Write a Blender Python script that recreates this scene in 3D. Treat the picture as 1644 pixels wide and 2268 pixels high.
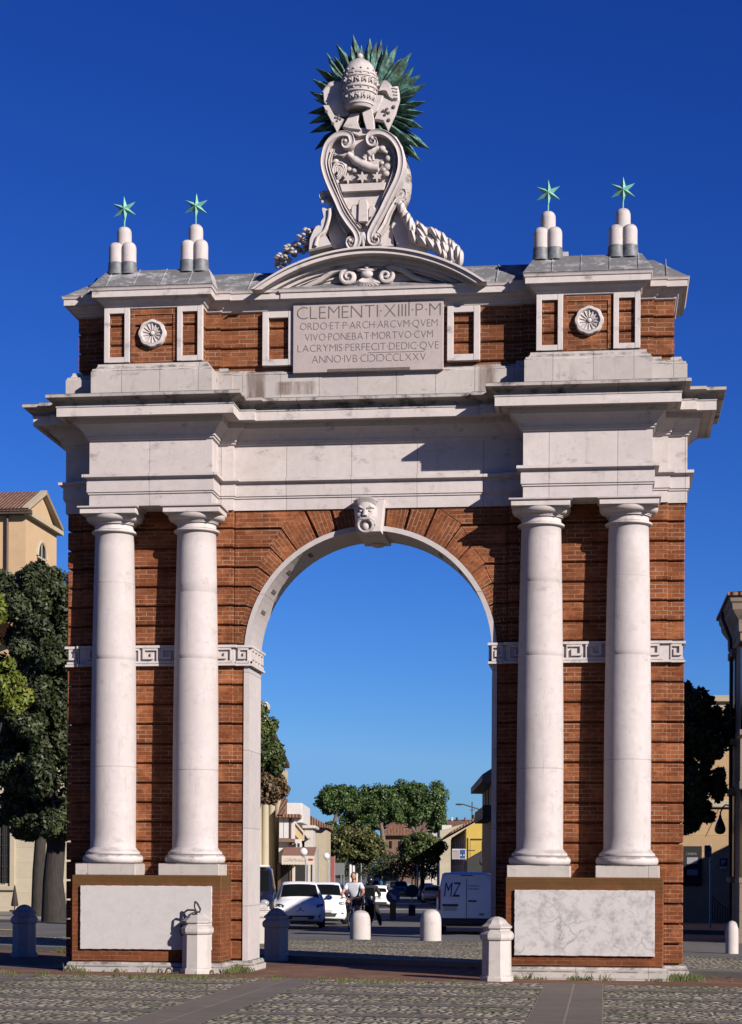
import bpy, bmesh, math, random
from mathutils import Vector, Matrix, noise
R=math.radians
for o in list(bpy.data.objects): bpy.data.objects.remove(o)
scene=bpy.context.scene
COL=scene.collection
# ------------------------------------------------------------------ camera
PSI=R(7.0); CX,CY,CZ=30*math.tan(PSI)+.04,-30.0,1.63
FPX=139*30/math.cos(PSI)          # focal length in pixels of a 2267 px tall frame
cd=bpy.data.cameras.new("camera"); cam=bpy.data.objects.new("camera",cd); COL.objects.link(cam)
cd.sensor_fit='VERTICAL'; cd.sensor_height=36; cd.lens=36*FPX/2267.0
cd.shift_y=(1927-1133.5)/2267.0; cd.clip_end=3000; cd.clip_start=.1
cam.matrix_world=Matrix.Translation((CX,CY,CZ))@Matrix.Rotation(PSI,4,'Z')@Matrix.Rotation(R(90),4,'X')@Matrix.Rotation(R(.3),4,'Z')
scene.camera=cam
# ------------------------------------------------------------------ light
SAZ,SEL=R(51),R(26)               # sun: 51 deg right of the viewing side, 26 deg up
sdir=Vector((math.sin(SAZ)*math.cos(SEL),-math.cos(SAZ)*math.cos(SEL),math.sin(SEL)))
w=bpy.data.worlds.new("World"); scene.world=w; w.use_nodes=True
nt=w.node_tree; nt.nodes.clear()
out=nt.nodes.new('ShaderNodeOutputWorld'); bg=nt.nodes.new('ShaderNodeBackground'); sk=nt.nodes.new('ShaderNodeTexSky')
sk.sky_type='NISHITA'; sk.sun_disc=False; sk.sun_elevation=SEL; sk.sun_rotation=math.atan2(sdir.x,sdir.y)
sk.air_density=1.0; sk.dust_density=0.0; sk.ozone_density=5.0
# deepen the clear sky: a power and a gain on each channel of the sky texture
sp=nt.nodes.new('ShaderNodeSeparateColor'); cb=nt.nodes.new('ShaderNodeCombineColor'); nt.links.new(sk.outputs[0],sp.inputs[0])
EXPO=1.0
for i,(top,ref,g) in enumerate(((.19,4.78,1.84),(.43,6.82,1.60),(.76,7.35,1.25))):
    pw=nt.nodes.new('ShaderNodeMath'); pw.operation='POWER'; pw.inputs[1].default_value=g; ml=nt.nodes.new('ShaderNodeMath'); ml.operation='MULTIPLY'
    ml.inputs[1].default_value=top/(2**EXPO)/.1/ref**g
    nt.links.new(sp.outputs[i],pw.inputs[0]); mn=nt.nodes.new('ShaderNodeMath'); mn.operation='MINIMUM'; mn.inputs[1].default_value=top/(2**EXPO)/.1*(1.0,.98,1.12)[i]
    nt.links.new(pw.outputs[0],ml.inputs[0]); nt.links.new(ml.outputs[0],mn.inputs[0]); nt.links.new(mn.outputs[0],cb.inputs[i])
nt.links.new(cb.outputs[0],bg.inputs[0]); nt.links.new(bg.outputs[0],out.inputs[0])
bg.inputs[1].default_value=.1
sl=bpy.data.lights.new("sun",'SUN'); sl.energy=5.0; sl.angle=R(.5); sl.color=(1,.93,.85)
so=bpy.data.objects.new("sun",sl); COL.objects.link(so); so.rotation_euler=sdir.to_track_quat('Z','Y').to_euler()
scene.view_settings.view_transform='Standard'; scene.view_settings.look='None'
scene.view_settings.exposure=EXPO; scene.view_settings.gamma=1; scene.view_settings.use_curve_mapping=False
try:
    scene.cycles.max_bounces=6; scene.cycles.transparent_max_bounces=8
except Exception: pass
# ------------------------------------------------------------------ pixel -> place on a plane (real positions of far things)
_fw=Vector((-math.sin(PSI),math.cos(PSI),0)); _rt=Vector((math.cos(PSI),math.sin(PSI),0))
def at(x,y,Y):
    u0,v0=x-822,y-1927; c,s=math.cos(R(.3)),math.sin(R(.3))
    u=u0*c+v0*s; v=-u0*s+v0*c
    r=_fw*FPX+_rt*u-Vector((0,0,1))*v
    return Vector((CX,CY,CZ))+r*((Y-CY)/r.y)
def gz(x,Y):
    k=1 if Y<6 else max(0,1-(Y-6)/15)
    z=-.006*max(-12,min(12,x))*k
    if Y<125: z-=.009*max(0,Y)
    elif Y<240: z+=-1.125+.525*(Y-125)/115
    else: z-=.6
    return z
def gnd(x,y,hi=120):
    a,b=-25.,float(hi)
    for i in range(50):
        m=(a+b)/2; p=at(x,y,m)
        if p.z>gz(p.x,m): a=m
        else: b=m
    return at(x,y,a)
# ------------------------------------------------------------------ mesh builder
class MB:
    def __init__(s): s.v=[];s.f=[];s.m=[];s.uv=[];s.sm=[];s.M=None
    def P(s,p):
        p=Vector(p)
        if s.M is not None: p=s.M@p
        s.v.append(p); return len(s.v)-1
    def F(s,idx,m=0,uv=None,sm=False): s.f.append(list(idx));s.m.append(m);s.uv.append(uv);s.sm.append(sm)
    def poly(s,pts,m=0,uv=None,sm=False): s.F([s.P(p) for p in pts],m,uv,sm)
    def box(s,x0,x1,y0,y1,z0,z1,m=0):
        i=[s.P((x,y,z)) for z in(z0,z1) for y in(y0,y1) for x in(x0,x1)]
        for q in((0,2,3,1),(4,5,7,6),(0,1,5,4),(2,6,7,3),(0,4,6,2),(1,3,7,5)): s.F([i[k] for k in q],m)
    def bbox(s,x0,x1,y0,y1,z0,z1,b=.02,m=0):       # box with chamfered edges
        xs,ys,zs=(x0,x1),(y0,y1),(z0,z1); vid={}
        for a in(0,1):
            for c in(0,1):
                for d in(0,1):
                    sx,sy,sz=(b,-b)[a],(b,-b)[c],(b,-b)[d]
                    vid[a,c,d,0]=s.P((xs[a],ys[c]+sy,zs[d]+sz)); vid[a,c,d,1]=s.P((xs[a]+sx,ys[c],zs[d]+sz)); vid[a,c,d,2]=s.P((xs[a]+sx,ys[c]+sy,zs[d]))
        V=vid
        for a in(0,1):
            s.F([V[a,0,0,0],V[a,1,0,0],V[a,1,1,0],V[a,0,1,0]],m); s.F([V[0,a,0,1],V[1,a,0,1],V[1,a,1,1],V[0,a,1,1]],m); s.F([V[0,0,a,2],V[1,0,a,2],V[1,1,a,2],V[0,1,a,2]],m)
            for c in(0,1):
                s.F([V[a,c,0,0],V[a,c,1,0],V[a,c,1,1],V[a,c,0,1]],m); s.F([V[a,0,c,0],V[a,1,c,0],V[a,1,c,2],V[a,0,c,2]],m); s.F([V[0,a,c,1],V[1,a,c,1],V[1,a,c,2],V[0,a,c,2]],m)
                for d in(0,1): s.F([V[a,c,d,0],V[a,c,d,1],V[a,c,d,2]],m)
    def prism(s,pl,y0,y1,m=0,uvf=None,bev=0):           # polygon in XZ extruded along Y
        n=len(pl)
        if bev:
            cx=sum(p[0] for p in pl)/n; cz=sum(p[1] for p in pl)/n
            fr=[]
            for x,z in pl:
                d=math.hypot(x-cx,z-cz)+1e-9; k=min(.9,bev/d); fr.append((x+(cx-x)*k,z+(cz-z)*k))
            a=[s.P((x,y0,z)) for x,z in fr]; c=[s.P((x,y0+bev,z)) for x,z in pl]; b=[s.P((x,y1,z)) for x,z in pl]
            for i in range(n):
                j=(i+1)%n; s.F([a[i],a[j],c[j],c[i]],m); s.F([c[i],c[j],b[j],b[i]],m)
        else:
            a=[s.P((x,y0,z)) for x,z in pl]; b=[s.P((x,y1,z)) for x,z in pl]
            for i in range(n):
                j=(i+1)%n; s.F([a[i],a[j],b[j],b[i]],m)
        s.F(a,m,[uvf(x,z) for x,z in pl] if uvf else None); s.F(b[::-1],m,[uvf(x,z) for x,z in pl][::-1] if uvf else None)
    def prismz(s,pl,z0,z1,m=0):
        n=len(pl); a=[s.P((x,y,z0)) for x,y in pl]; b=[s.P((x,y,z1)) for x,y in pl]
        for i in range(n):
            j=(i+1)%n; s.F([a[i],a[j],b[j],b[i]],m)
        s.F(a[::-1],m); s.F(b,m)
    def prismx(s,pl,x0,x1,m=0):                    # polygon in YZ extruded along X
        n=len(pl); a=[s.P((x0,y,z)) for y,z in pl]; b=[s.P((x1,y,z)) for y,z in pl]
        for i in range(n):
            j=(i+1)%n; s.F([a[i],a[j],b[j],b[i]],m)
        s.F(a[::-1],m); s.F(b,m)
    def sweep(s,plan,prof,m=0,cap=True,ms=None):   # profile (offset,z) carried round a closed CCW plan with mitred corners
        n=len(plan); rings=[]
        for o,z in prof:
            r=[]
            for i in range(n):
                p0,p1,p2=Vector(plan[i-1]),Vector(plan[i]),Vector(plan[(i+1)%n])
                d1=(p1-p0).normalized(); d2=(p2-p1).normalized()
                n1=Vector((d1.y,-d1.x)); n2=Vector((d2.y,-d2.x)); k=1+n1.dot(n2)
                q=p1+(n1+n2)*(o/max(k,.2)); r.append(s.P((q.x,q.y,z)))
            rings.append(r)
        for k in range(len(rings)-1):
            for i in range(n):
                j=(i+1)%n; s.F([rings[k][i],rings[k][j],rings[k+1][j],rings[k+1][i]],ms[k] if ms else m)
        if cap: s.F(rings[0][::-1],ms[0] if ms else m); s.F(rings[-1],ms[-1] if ms else m)
    def lathe(s,c,prof,n=24,m=0,sm=True,a0=0,axis='Z',cap=True):
        rings=[]
        for r,z in prof:
            ring=[]
            for i in range(n):
                a=a0+2*math.pi*i/n; x,y=r*math.cos(a),r*math.sin(a)
                p=(x,y,z) if axis=='Z' else((z,x,y) if axis=='X' else (x,z,y))
                ring.append(s.P((c[0]+p[0],c[1]+p[1],c[2]+p[2])))
            rings.append(ring)
        for k in range(len(rings)-1):
            for i in range(n):
                j=(i+1)%n; s.F([rings[k][i],rings[k][j],rings[k+1][j],rings[k+1][i]],m,None,sm)
        if cap: s.F(rings[0][::-1],m); s.F(rings[-1],m)
    def tube(s,pts,r,n=8,m=0,sm=True,flat=1.0,cap=True):
        pts=[Vector(p) for p in pts]; rr=r if isinstance(r,(list,tuple)) else [r]*len(pts); rings=[]
        prev=None
        for i,p in enumerate(pts):
            t=(pts[min(i+1,len(pts)-1)]-pts[max(i-1,0)]).normalized()
            if prev is None:
                u=t.cross(Vector((0,1,0)) if abs(t.y)<.9 else Vector((1,0,0))).normalized()
            else:
                u=(prev-t*prev.dot(t)).normalized()
            prev=u; v=t.cross(u)
            rings.append([s.P(p+u*(rr[i]*math.cos(2*math.pi*k/n))+v*(rr[i]*flat*math.sin(2*math.pi*k/n))) for k in range(n)])
        for a,b in zip(rings,rings[1:]):
            for k in range(n): s.F([a[k],a[(k+1)%n],b[(k+1)%n],b[k]],m,None,sm)
        if cap: s.F(rings[0][::-1],m); s.F(rings[-1],m)
    def ell(s,c,r,nu=12,nv=8,m=0,sm=True):
        if not isinstance(r,(tuple,list)): r=(r,r,r)
        rings=[]
        top=s.P((c[0],c[1],c[2]+r[2])); bot=s.P((c[0],c[1],c[2]-r[2]))
        for k in range(1,nv):
            a=math.pi*k/nv
            rings.append([s.P((c[0]+r[0]*math.sin(a)*math.cos(2*math.pi*i/nu),c[1]+r[1]*math.sin(a)*math.sin(2*math.pi*i/nu),c[2]+r[2]*math.cos(a))) for i in range(nu)])
        for i in range(nu):
            j=(i+1)%nu; s.F([top,rings[0][i],rings[0][j]],m,None,sm); s.F([bot,rings[-1][j],rings[-1][i]],m,None,sm)
        for a,b in zip(rings,rings[1:]):
            for i in range(nu):
                j=(i+1)%nu; s.F([a[i],b[i],b[j],a[j]],m,None,sm)
    def build(s,name,mats,parent=None,fix=True,ang=40,jit=0):
        me=bpy.data.meshes.new(name)
        if jit: s.v=[p+Vector((random.uniform(-jit,jit),random.uniform(-jit,jit),random.uniform(-jit,jit))) for p in s.v]
        me.from_pydata([tuple(p) for p in s.v],[],s.f)
        mats=mats if isinstance(mats,(list,tuple)) else [mats]
        for q in mats: me.materials.append(q)
        me.polygons.foreach_set('material_index',s.m); me.polygons.foreach_set('use_smooth',s.sm)
        if fix:
            b=bmesh.new(); b.from_mesh(me)
            # keep face order so uvs stay matched
            bmesh.ops.recalc_face_normals(b,faces=b.faces); b.to_mesh(me); b.free()
        uvl=me.uv_layers.new(name='UV'); d=uvl.data
        for p,uv in zip(me.polygons,s.uv):
            N=p.normal; ax=max(range(3),key=lambda k:abs(N[k]))
            mp={}
            if uv:
                f0=s.f[p.index]; mp={vi:q for vi,q in zip(f0,uv)}
            for li in p.loop_indices:
                vi=me.loops[li].vertex_index
                if uv: d[li].uv=mp[vi]
                else:
                    co=me.vertices[vi].co
                    d[li].uv=((co.y,co.z),(co.x,co.z),(co.x,co.y))[ax]
        if any(s.sm): me.set_sharp_from_angle(angle=R(ang))
        me.update()
        o=bpy.data.objects.new(name,me); COL.objects.link(o)
        if parent is not None: o.parent=parent
        return o
def tag(o,label=None,cat=None,group=None,kind=None):
    if label: o['label']=label
    if cat: o['category']=cat
    if group: o['group']=group
    if kind: o['kind']=kind
    return o
def thing(name,label,cat,loc=(0,0,0),rz=0,group=None):
    o=bpy.data.objects.new(name,None); COL.objects.link(o); o.location=loc; o.rotation_euler=(0,0,rz); o.empty_display_size=.2
    return tag(o,label,cat,group)
def dup(src,loc,rz,label,group=None):
    r=src.copy(); COL.objects.link(r); r.location=loc; r.rotation_euler=(0,0,rz); r['label']=label
    if group: r['group']=group
    for ch in list(src.children):
        c=ch.copy(); COL.objects.link(c); c.parent=r
        for g in list(ch.children):
            d=g.copy(); COL.objects.link(d); d.parent=c
    return r
# ------------------------------------------------------------------ materials
def newmat(name):
    m=bpy.data.materials.new(name); m.use_nodes=True; t=m.node_tree
    return m,t,t.nodes['Principled BSDF']
def N(t,ty,**kw):
    n=t.nodes.new(ty)
    for k,v in kw.items():
        if k in n.inputs: n.inputs[k].default_value=v
        else: setattr(n,k,v)
    return n
def ramp(t,inp,stops,interp='LINEAR'):
    r=t.nodes.new('ShaderNodeValToRGB'); r.color_ramp.interpolation=interp; e=r.color_ramp.elements
    while len(e)<len(stops): e.new(.5)
    for q,(p,c) in zip(e,stops):
        q.position=p; q.color=(*c,1) if isinstance(c,(tuple,list)) else (c,c,c,1)
    t.links.new(inp,r.inputs[0]); return r
def mixc(t,fac,a,b,mode='MIX'):
    n=t.nodes.new('ShaderNodeMix'); n.data_type='RGBA'; n.blend_type=mode
    for sock,v in((n.inputs[0],fac),(n.inputs[6],a),(n.inputs[7],b)):
        if hasattr(v,'is_output'): t.links.new(v,sock)
        elif isinstance(v,(tuple,list)): sock.default_value=(*v,1)
        else: sock.default_value=v
    return n.outputs[2]
def mathn(t,op,a,b=None):
    n=t.nodes.new('ShaderNodeMath'); n.operation=op
    for i,v in enumerate((a,b)):
        if v is None: continue
        if hasattr(v,'is_output'): t.links.new(v,n.inputs[i])
        else: n.inputs[i].default_value=v
    return n.outputs[0]
def coords(t,kind='pos',scale=(1,1,1),loc=(0,0,0),rot=(0,0,0)):
    mp=N(t,'ShaderNodeMapping'); mp.inputs['Scale'].default_value=scale; mp.inputs['Location'].default_value=loc; mp.inputs['Rotation'].default_value=rot
    if kind=='pos':
        g=t.nodes.new('ShaderNodeNewGeometry'); t.links.new(g.outputs['Position'],mp.inputs[0])
    else:
        g=t.nodes.new('ShaderNodeTexCoord'); t.links.new(g.outputs['UV' if kind=='uv' else 'Object'],mp.inputs[0])
    return mp.outputs[0]
def noisetex(t,vec,scale,detail=4,rough=.55):
    n=N(t,'ShaderNodeTexNoise'); n.inputs['Scale'].default_value=scale; n.inputs['Detail'].default_value=detail; n.inputs['Roughness'].default_value=rough
    t.links.new(vec,n.inputs['Vector']); return n.outputs['Fac']
def bump(t,b,h,strength=.3,dist=.02):
    n=N(t,'ShaderNodeBump'); n.inputs['Strength'].default_value=strength; n.inputs['Distance'].default_value=dist
    t.links.new(h,n.inputs['Height']); t.links.new(n.outputs[0],b.inputs['Normal'])
def plain(name,col,rough=.6,var=.12,scale=8,metal=0,bmp=0,spec=None,coat=0):
    m,t,b=newmat(name); v=coords(t,'obj'); n=noisetex(t,v,scale,5)
    lo=tuple(c*(1-var) for c in col); hi=tuple(min(1.1,c*(1+var)) for c in col)
    r=ramp(t,n,[(.3,lo),(.7,hi)]); t.links.new(r.outputs[0],b.inputs['Base Color'])
    b.inputs['Roughness'].default_value=rough; b.inputs['Metallic'].default_value=metal
    if spec is not None: b.inputs['Specular IOR Level'].default_value=spec
    if coat: b.inputs['Coat Weight'].default_value=coat; b.inputs['Coat Roughness'].default_value=.05
    if bmp: bump(t,b,noisetex(t,v,scale*4,4),bmp,.01)
    return m
def stonemat(name,base,dirt=.35,pits=.5,streak=.3,joints=None,stains=None,crust=(.57,.72),dark=(.045,.042,.04),warm=(.30,.22,.14)):
    m,t,b=newmat(name); p=coords(t)
    n1=noisetex(t,p,1.3,6,.6); n2=noisetex(t,p,9,5,.6)
    c=ramp(t,n1,[(.3,tuple(x*.86 for x in base)),(.7,base)]).outputs[0]
    c=mixc(t,ramp(t,n2,[(.35,.5),(.7,0)]).outputs[0],c,tuple(x*.78 for x in base))
    st=noisetex(t,coords(t,'pos',(5,5,.7)),1.6,6,.7)
    c=mixc(t,mathn(t,'MULTIPLY',ramp(t,st,[(.56,0),(.78,1)]).outputs[0],streak),c,tuple(x*.5 for x in base))
    wr=noisetex(t,coords(t,'pos',(1,1,1),(7,3,1)),.9,5,.65)
    c=mixc(t,mathn(t,'MULTIPLY',ramp(t,wr,[(.55,0),(.75,1)]).outputs[0],.25),c,warm)
    pn=noisetex(t,p,26,3,.6); pk=ramp(t,pn,[(.66,0),(.74,1)]).outputs[0]
    c=mixc(t,mathn(t,'MULTIPLY',pk,pits*.8),c,tuple(x*.35 for x in base))
    dn=noisetex(t,coords(t,'pos',(1,1,1.6),(2,9,4)),3.2,8,.72)
    g=t.nodes.new('ShaderNodeNewGeometry'); sx=N(t,'ShaderNodeSeparateXYZ'); t.links.new(g.outputs['Normal'],sx.inputs[0])
    upk=ramp(t,sx.outputs[2],[(.15,0),(.8,.22)]).outputs[0]            # lichen settles on ledges
    dk=ramp(t,mathn(t,'ADD',dn,upk),[(crust[0],0),(crust[1],1)]).outputs[0]
    c=mixc(t,mathn(t,'MULTIPLY',dk,dirt),c,dark)
    if joints:
        bt=N(t,'ShaderNodeTexBrick'); bt.inputs['Scale'].default_value=1; bt.inputs['Brick Width'].default_value=joints[0]; bt.inputs['Row Height'].default_value=joints[1]
        bt.inputs['Mortar Size'].default_value=.006; bt.inputs['Mortar Smooth'].default_value=.2; bt.offset=joints[2] if len(joints)>2 else .5
        bt.inputs['Color1'].default_value=(1,1,1,1); bt.inputs['Color2'].default_value=(.86,.86,.87,1); bt.inputs['Mortar'].default_value=(.42,.40,.40,1)
        t.links.new(coords(t,'uv',(1,1,1),joints[3] if len(joints)>3 else (0,0,0)),bt.inputs['Vector'])
        c=mixc(t,.85,c,bt.outputs['Color'],'MULTIPLY')
    if stains:                                     # rusty run-off stains with a place of their own
        ps=N(t,'ShaderNodeSeparateXYZ'); t.links.new(p,ps.inputs[0])
        for sx0,sz0,wx,wz in stains:
            kx=mathn(t,'SUBTRACT',1.0,mathn(t,'DIVIDE',mathn(t,'ABSOLUTE',mathn(t,'SUBTRACT',ps.outputs[0],sx0)),wx)); kz=mathn(t,'SUBTRACT',1.0,mathn(t,'DIVIDE',mathn(t,'ABSOLUTE',mathn(t,'SUBTRACT',ps.outputs[2],sz0)),wz))
            k=mathn(t,'MULTIPLY',mathn(t,'MULTIPLY',ramp(t,kx,[(0,0),(.3,1)]).outputs[0],ramp(t,kz,[(0,0),(.25,1)]).outputs[0]),ramp(t,st,[(.35,.25),(.6,1)]).outputs[0])
            c=mixc(t,mathn(t,'MULTIPLY',k,.85),c,(.14,.09,.07))
    t.links.new(c,b.inputs['Base Color']); b.inputs['Roughness'].default_value=.75; b.inputs['Specular IOR Level'].default_value=.25
    h=mathn(t,'SUBTRACT',mathn(t,'MULTIPLY',n2,.4),mathn(t,'MULTIPLY',pk,pits))
    bump(t,b,h,.35,.012)
    return m
def brickmat(name,c1,c2,mortar,w=.25,h=.068,ms=.007,moss=None,blot=.5):
    m,t,b=newmat(name); uv=coords(t,'uv')
    wob=noisetex(t,uv,7,3); va=N(t,'ShaderNodeVectorMath',operation='ADD')
    cmb=N(t,'ShaderNodeCombineXYZ'); t.links.new(mathn(t,'MULTIPLY',mathn(t,'SUBTRACT',wob,.5),.016),cmb.inputs[1]); t.links.new(mathn(t,'MULTIPLY',mathn(t,'SUBTRACT',wob,.5),.03),cmb.inputs[0])
    t.links.new(uv,va.inputs[0]); t.links.new(cmb.outputs[0],va.inputs[1])
    bt=N(t,'ShaderNodeTexBrick'); t.links.new(va.outputs[0],bt.inputs['Vector'])
    for k,v in(('Scale',1),('Brick Width',w),('Row Height',h),('Mortar Size',ms),('Mortar Smooth',.4),('Bias',-.1)): bt.inputs[k].default_value=v
    bt.inputs['Color1'].default_value=(*c1,1); bt.inputs['Color2'].default_value=(*c2,1); bt.inputs['Mortar'].default_value=(*mortar,1)
    p=coords(t); n1=noisetex(t,p,2.2,6,.65); n2=noisetex(t,p,14,5,.7); n3=noisetex(t,coords(t,'pos',(1,1,1),(5,1,8)),.8,4,.6)
    # mortar is flush and dirty in places: fade joints by noise
    mk=mathn(t,'MULTIPLY',bt.outputs['Fac'],ramp(t,n1,[(.40,.08),(.62,.85)]).outputs[0])
    face=mixc(t,ramp(t,n2,[(.3,0),(.75,1)]).outputs[0],c1,c2)
    per=mixc(t,bt.outputs['Fac'],bt.outputs['Color'],face)
    c=mixc(t,.62,face,per)
    c=mixc(t,ramp(t,n3,[(.4,0),(.65,blot)]).outputs[0],c,tuple(x*.55 for x in c1))
    pl_=noisetex(t,coords(t,'pos',(1,1,1),(11,4,2)),1.7,7,.75)
    c=mixc(t,ramp(t,pl_,[(.50,0),(.68,.55)]).outputs[0],c,tuple(min(1,x*1.9) for x in c2))
    dk_=noisetex(t,coords(t,'pos',(1,1,3),(1,14,2)),5,6,.7)
    c=mixc(t,ramp(t,dk_,[(.52,0),(.68,.6)]).outputs[0],c,tuple(x*.4 for x in c1))
    c=mixc(t,mk,c,mortar)
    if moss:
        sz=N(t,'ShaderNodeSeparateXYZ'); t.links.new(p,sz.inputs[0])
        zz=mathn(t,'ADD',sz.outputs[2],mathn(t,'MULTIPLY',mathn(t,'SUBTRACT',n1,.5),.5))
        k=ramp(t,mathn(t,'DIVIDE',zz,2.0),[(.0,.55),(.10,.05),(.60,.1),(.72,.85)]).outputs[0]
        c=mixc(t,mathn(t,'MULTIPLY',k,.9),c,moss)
    t.links.new(c,b.inputs['Base Color']); b.inputs['Roughness'].default_value=.9; b.inputs['Specular IOR Level'].default_value=.15
    hh=mathn(t,'SUBTRACT',mathn(t,'MULTIPLY',n2,.5),bt.outputs['Fac']); bump(t,b,hh,.5,.012)
    return m
STONE=(.68,.605,.585)
M={}
M['stone']=stonemat('istrian stone',STONE,.6,.45,.5)
M['shaft']=stonemat('column stone',(.605,.54,.53),.30,.7,.6)
M['frieze']=stonemat('frieze ashlar',STONE,.5,.5,.45,(1.05,20,0,(.3,.0,0)))
M['base_ashlar']=stonemat('attic ashlar',(.58,.52,.49),.7,.7,.7,(.62,20,0,(.2,0,0)),[(-1.84,9.38,.17,.30),(1.86,9.40,.16,.28),(-1.2,9.32,.35,.12)])
M['weather']=stonemat('weathered stone',(.52,.465,.44),.9,.5,.7,(1.0,20,0,(.1,0,0)),None,(.50,.64))
M['lining']=stonemat('jamb stone',(.63,.565,.55),.14,.3,.2,(30,1.25,0,(0,.2,0)))
M['plaque']=stonemat('plaque stone',(.49,.415,.40),.15,.2,.6)
M['plinth']=stonemat('plinth stone',(.58,.52,.48),.75,.6,.6,(1.1,20,0))
M['brick']=brickmat('old red brick',(.160,.045,.016),(.300,.105,.043),(.46,.29,.19))
M['brick_attic']=brickmat('attic brick',(.160,.048,.018),(.310,.112,.048),(.48,.32,.22))
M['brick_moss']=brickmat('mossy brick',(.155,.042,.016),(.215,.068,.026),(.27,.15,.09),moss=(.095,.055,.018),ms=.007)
M['engrave']=plain('engraved shadow grey',(.12,.095,.085),.9,.2,20)  # dark colour stands in for shade inside letters, slots and holes
M['lead']=stonemat('lead sheet',(.50,.49,.50),.7,.1,.8,dark=(.04,.04,.045),warm=(.4,.4,.42))
M['leaddark']=plain('dark lead flashing',(.13,.135,.15),.6,.4,14)
M['copper']=plain('green copper patina',(.19,.46,.37),.6,.3,12)
def patina():
    m,t,b=newmat('weathered bronze patina'); p=coords(t); n=noisetex(t,p,7,6,.7); n2=noisetex(t,p,2.0,5,.6)
    c=ramp(t,n,[(.36,(.012,.022,.018)),(.5,(.035,.10,.078)),(.64,(.17,.36,.28))]).outputs[0]
    c=mixc(t,ramp(t,n2,[(.52,0),(.66,.5)]).outputs[0],c,(.10,.085,.03))
    t.links.new(c,b.inputs['Base Color']); b.inputs['Roughness'].default_value=.6; return m
M['patina']=patina()
def veined(name,base,vein,amt):
    m,t,b=newmat(name); p=coords(t)
    ds=N(t,'ShaderNodeTexNoise'); ds.inputs['Scale'].default_value=3.5; ds.inputs['Detail'].default_value=6; t.links.new(p,ds.inputs['Vector'])
    q=mixc(t,.32,p,ds.outputs['Color'])
    vo=N(t,'ShaderNodeTexVoronoi',feature='DISTANCE_TO_EDGE'); vo.inputs['Scale'].default_value=4.3; t.links.new(q,vo.inputs['Vector'])
    k=ramp(t,vo.outputs['Distance'],[(0,.8),(.03,.3),(.10,0)]).outputs[0]
    msk=ramp(t,noisetex(t,p,2.1,4,.6),[(.42,0),(.62,1)]).outputs[0]
    cl=ramp(t,noisetex(t,p,4.5,8,.75),[(.47,0),(.70,.75)]).outputs[0]
    k=mathn(t,'MULTIPLY',mathn(t,'MAXIMUM',mathn(t,'MULTIPLY',k,msk),cl),amt)
    c=mixc(t,k,base,vein); pn=noisetex(t,p,30,3); c=mixc(t,ramp(t,pn,[(.66,0),(.75,.5)]).outputs[0],c,tuple(x*.4 for x in base))
    t.links.new(c,b.inputs['Base Color']); b.inputs['Roughness'].default_value=.6; bump(t,b,noisetex(t,p,40,4),.12,.006); return m
M['panel_plain']=veined('panel marble',(.55,.51,.50),(.30,.28,.28),.35)
M['panel_vein']=veined('veined marble',(.57,.53,.52),(.16,.155,.16),.95)
M['bollard']=stonemat('bollard stone',(.62,.56,.53),.3,.5,.4)
M['iron']=plain('rusty iron',(.03,.025,.022),.7,.4,30)
# ================================================================== THE ARCH
random.seed(4)
T=1.05                                   # wall thickness
arch=thing('triumphal_arch','tall brick and white stone triumphal arch with paired columns and carved papal arms on top','arch',(0,0,0))
def fb(y): return T-y                    # mirror a front plane to the back
def splan(r1,r0,pr,m1,m0,pm,W,p0):
    f=[(-W,-p0),(-m1,-p0),(-m1,-pm),(-r1,-pm),(-r1,-pr),(-r0,-pr),(-r0,-pm),(-m0,-pm),(-m0,-p0)]
    f=f+[(-x,y) for x,y in f[::-1]]
    return f+[(x,fb(y)) for x,y in f[::-1]]
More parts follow.
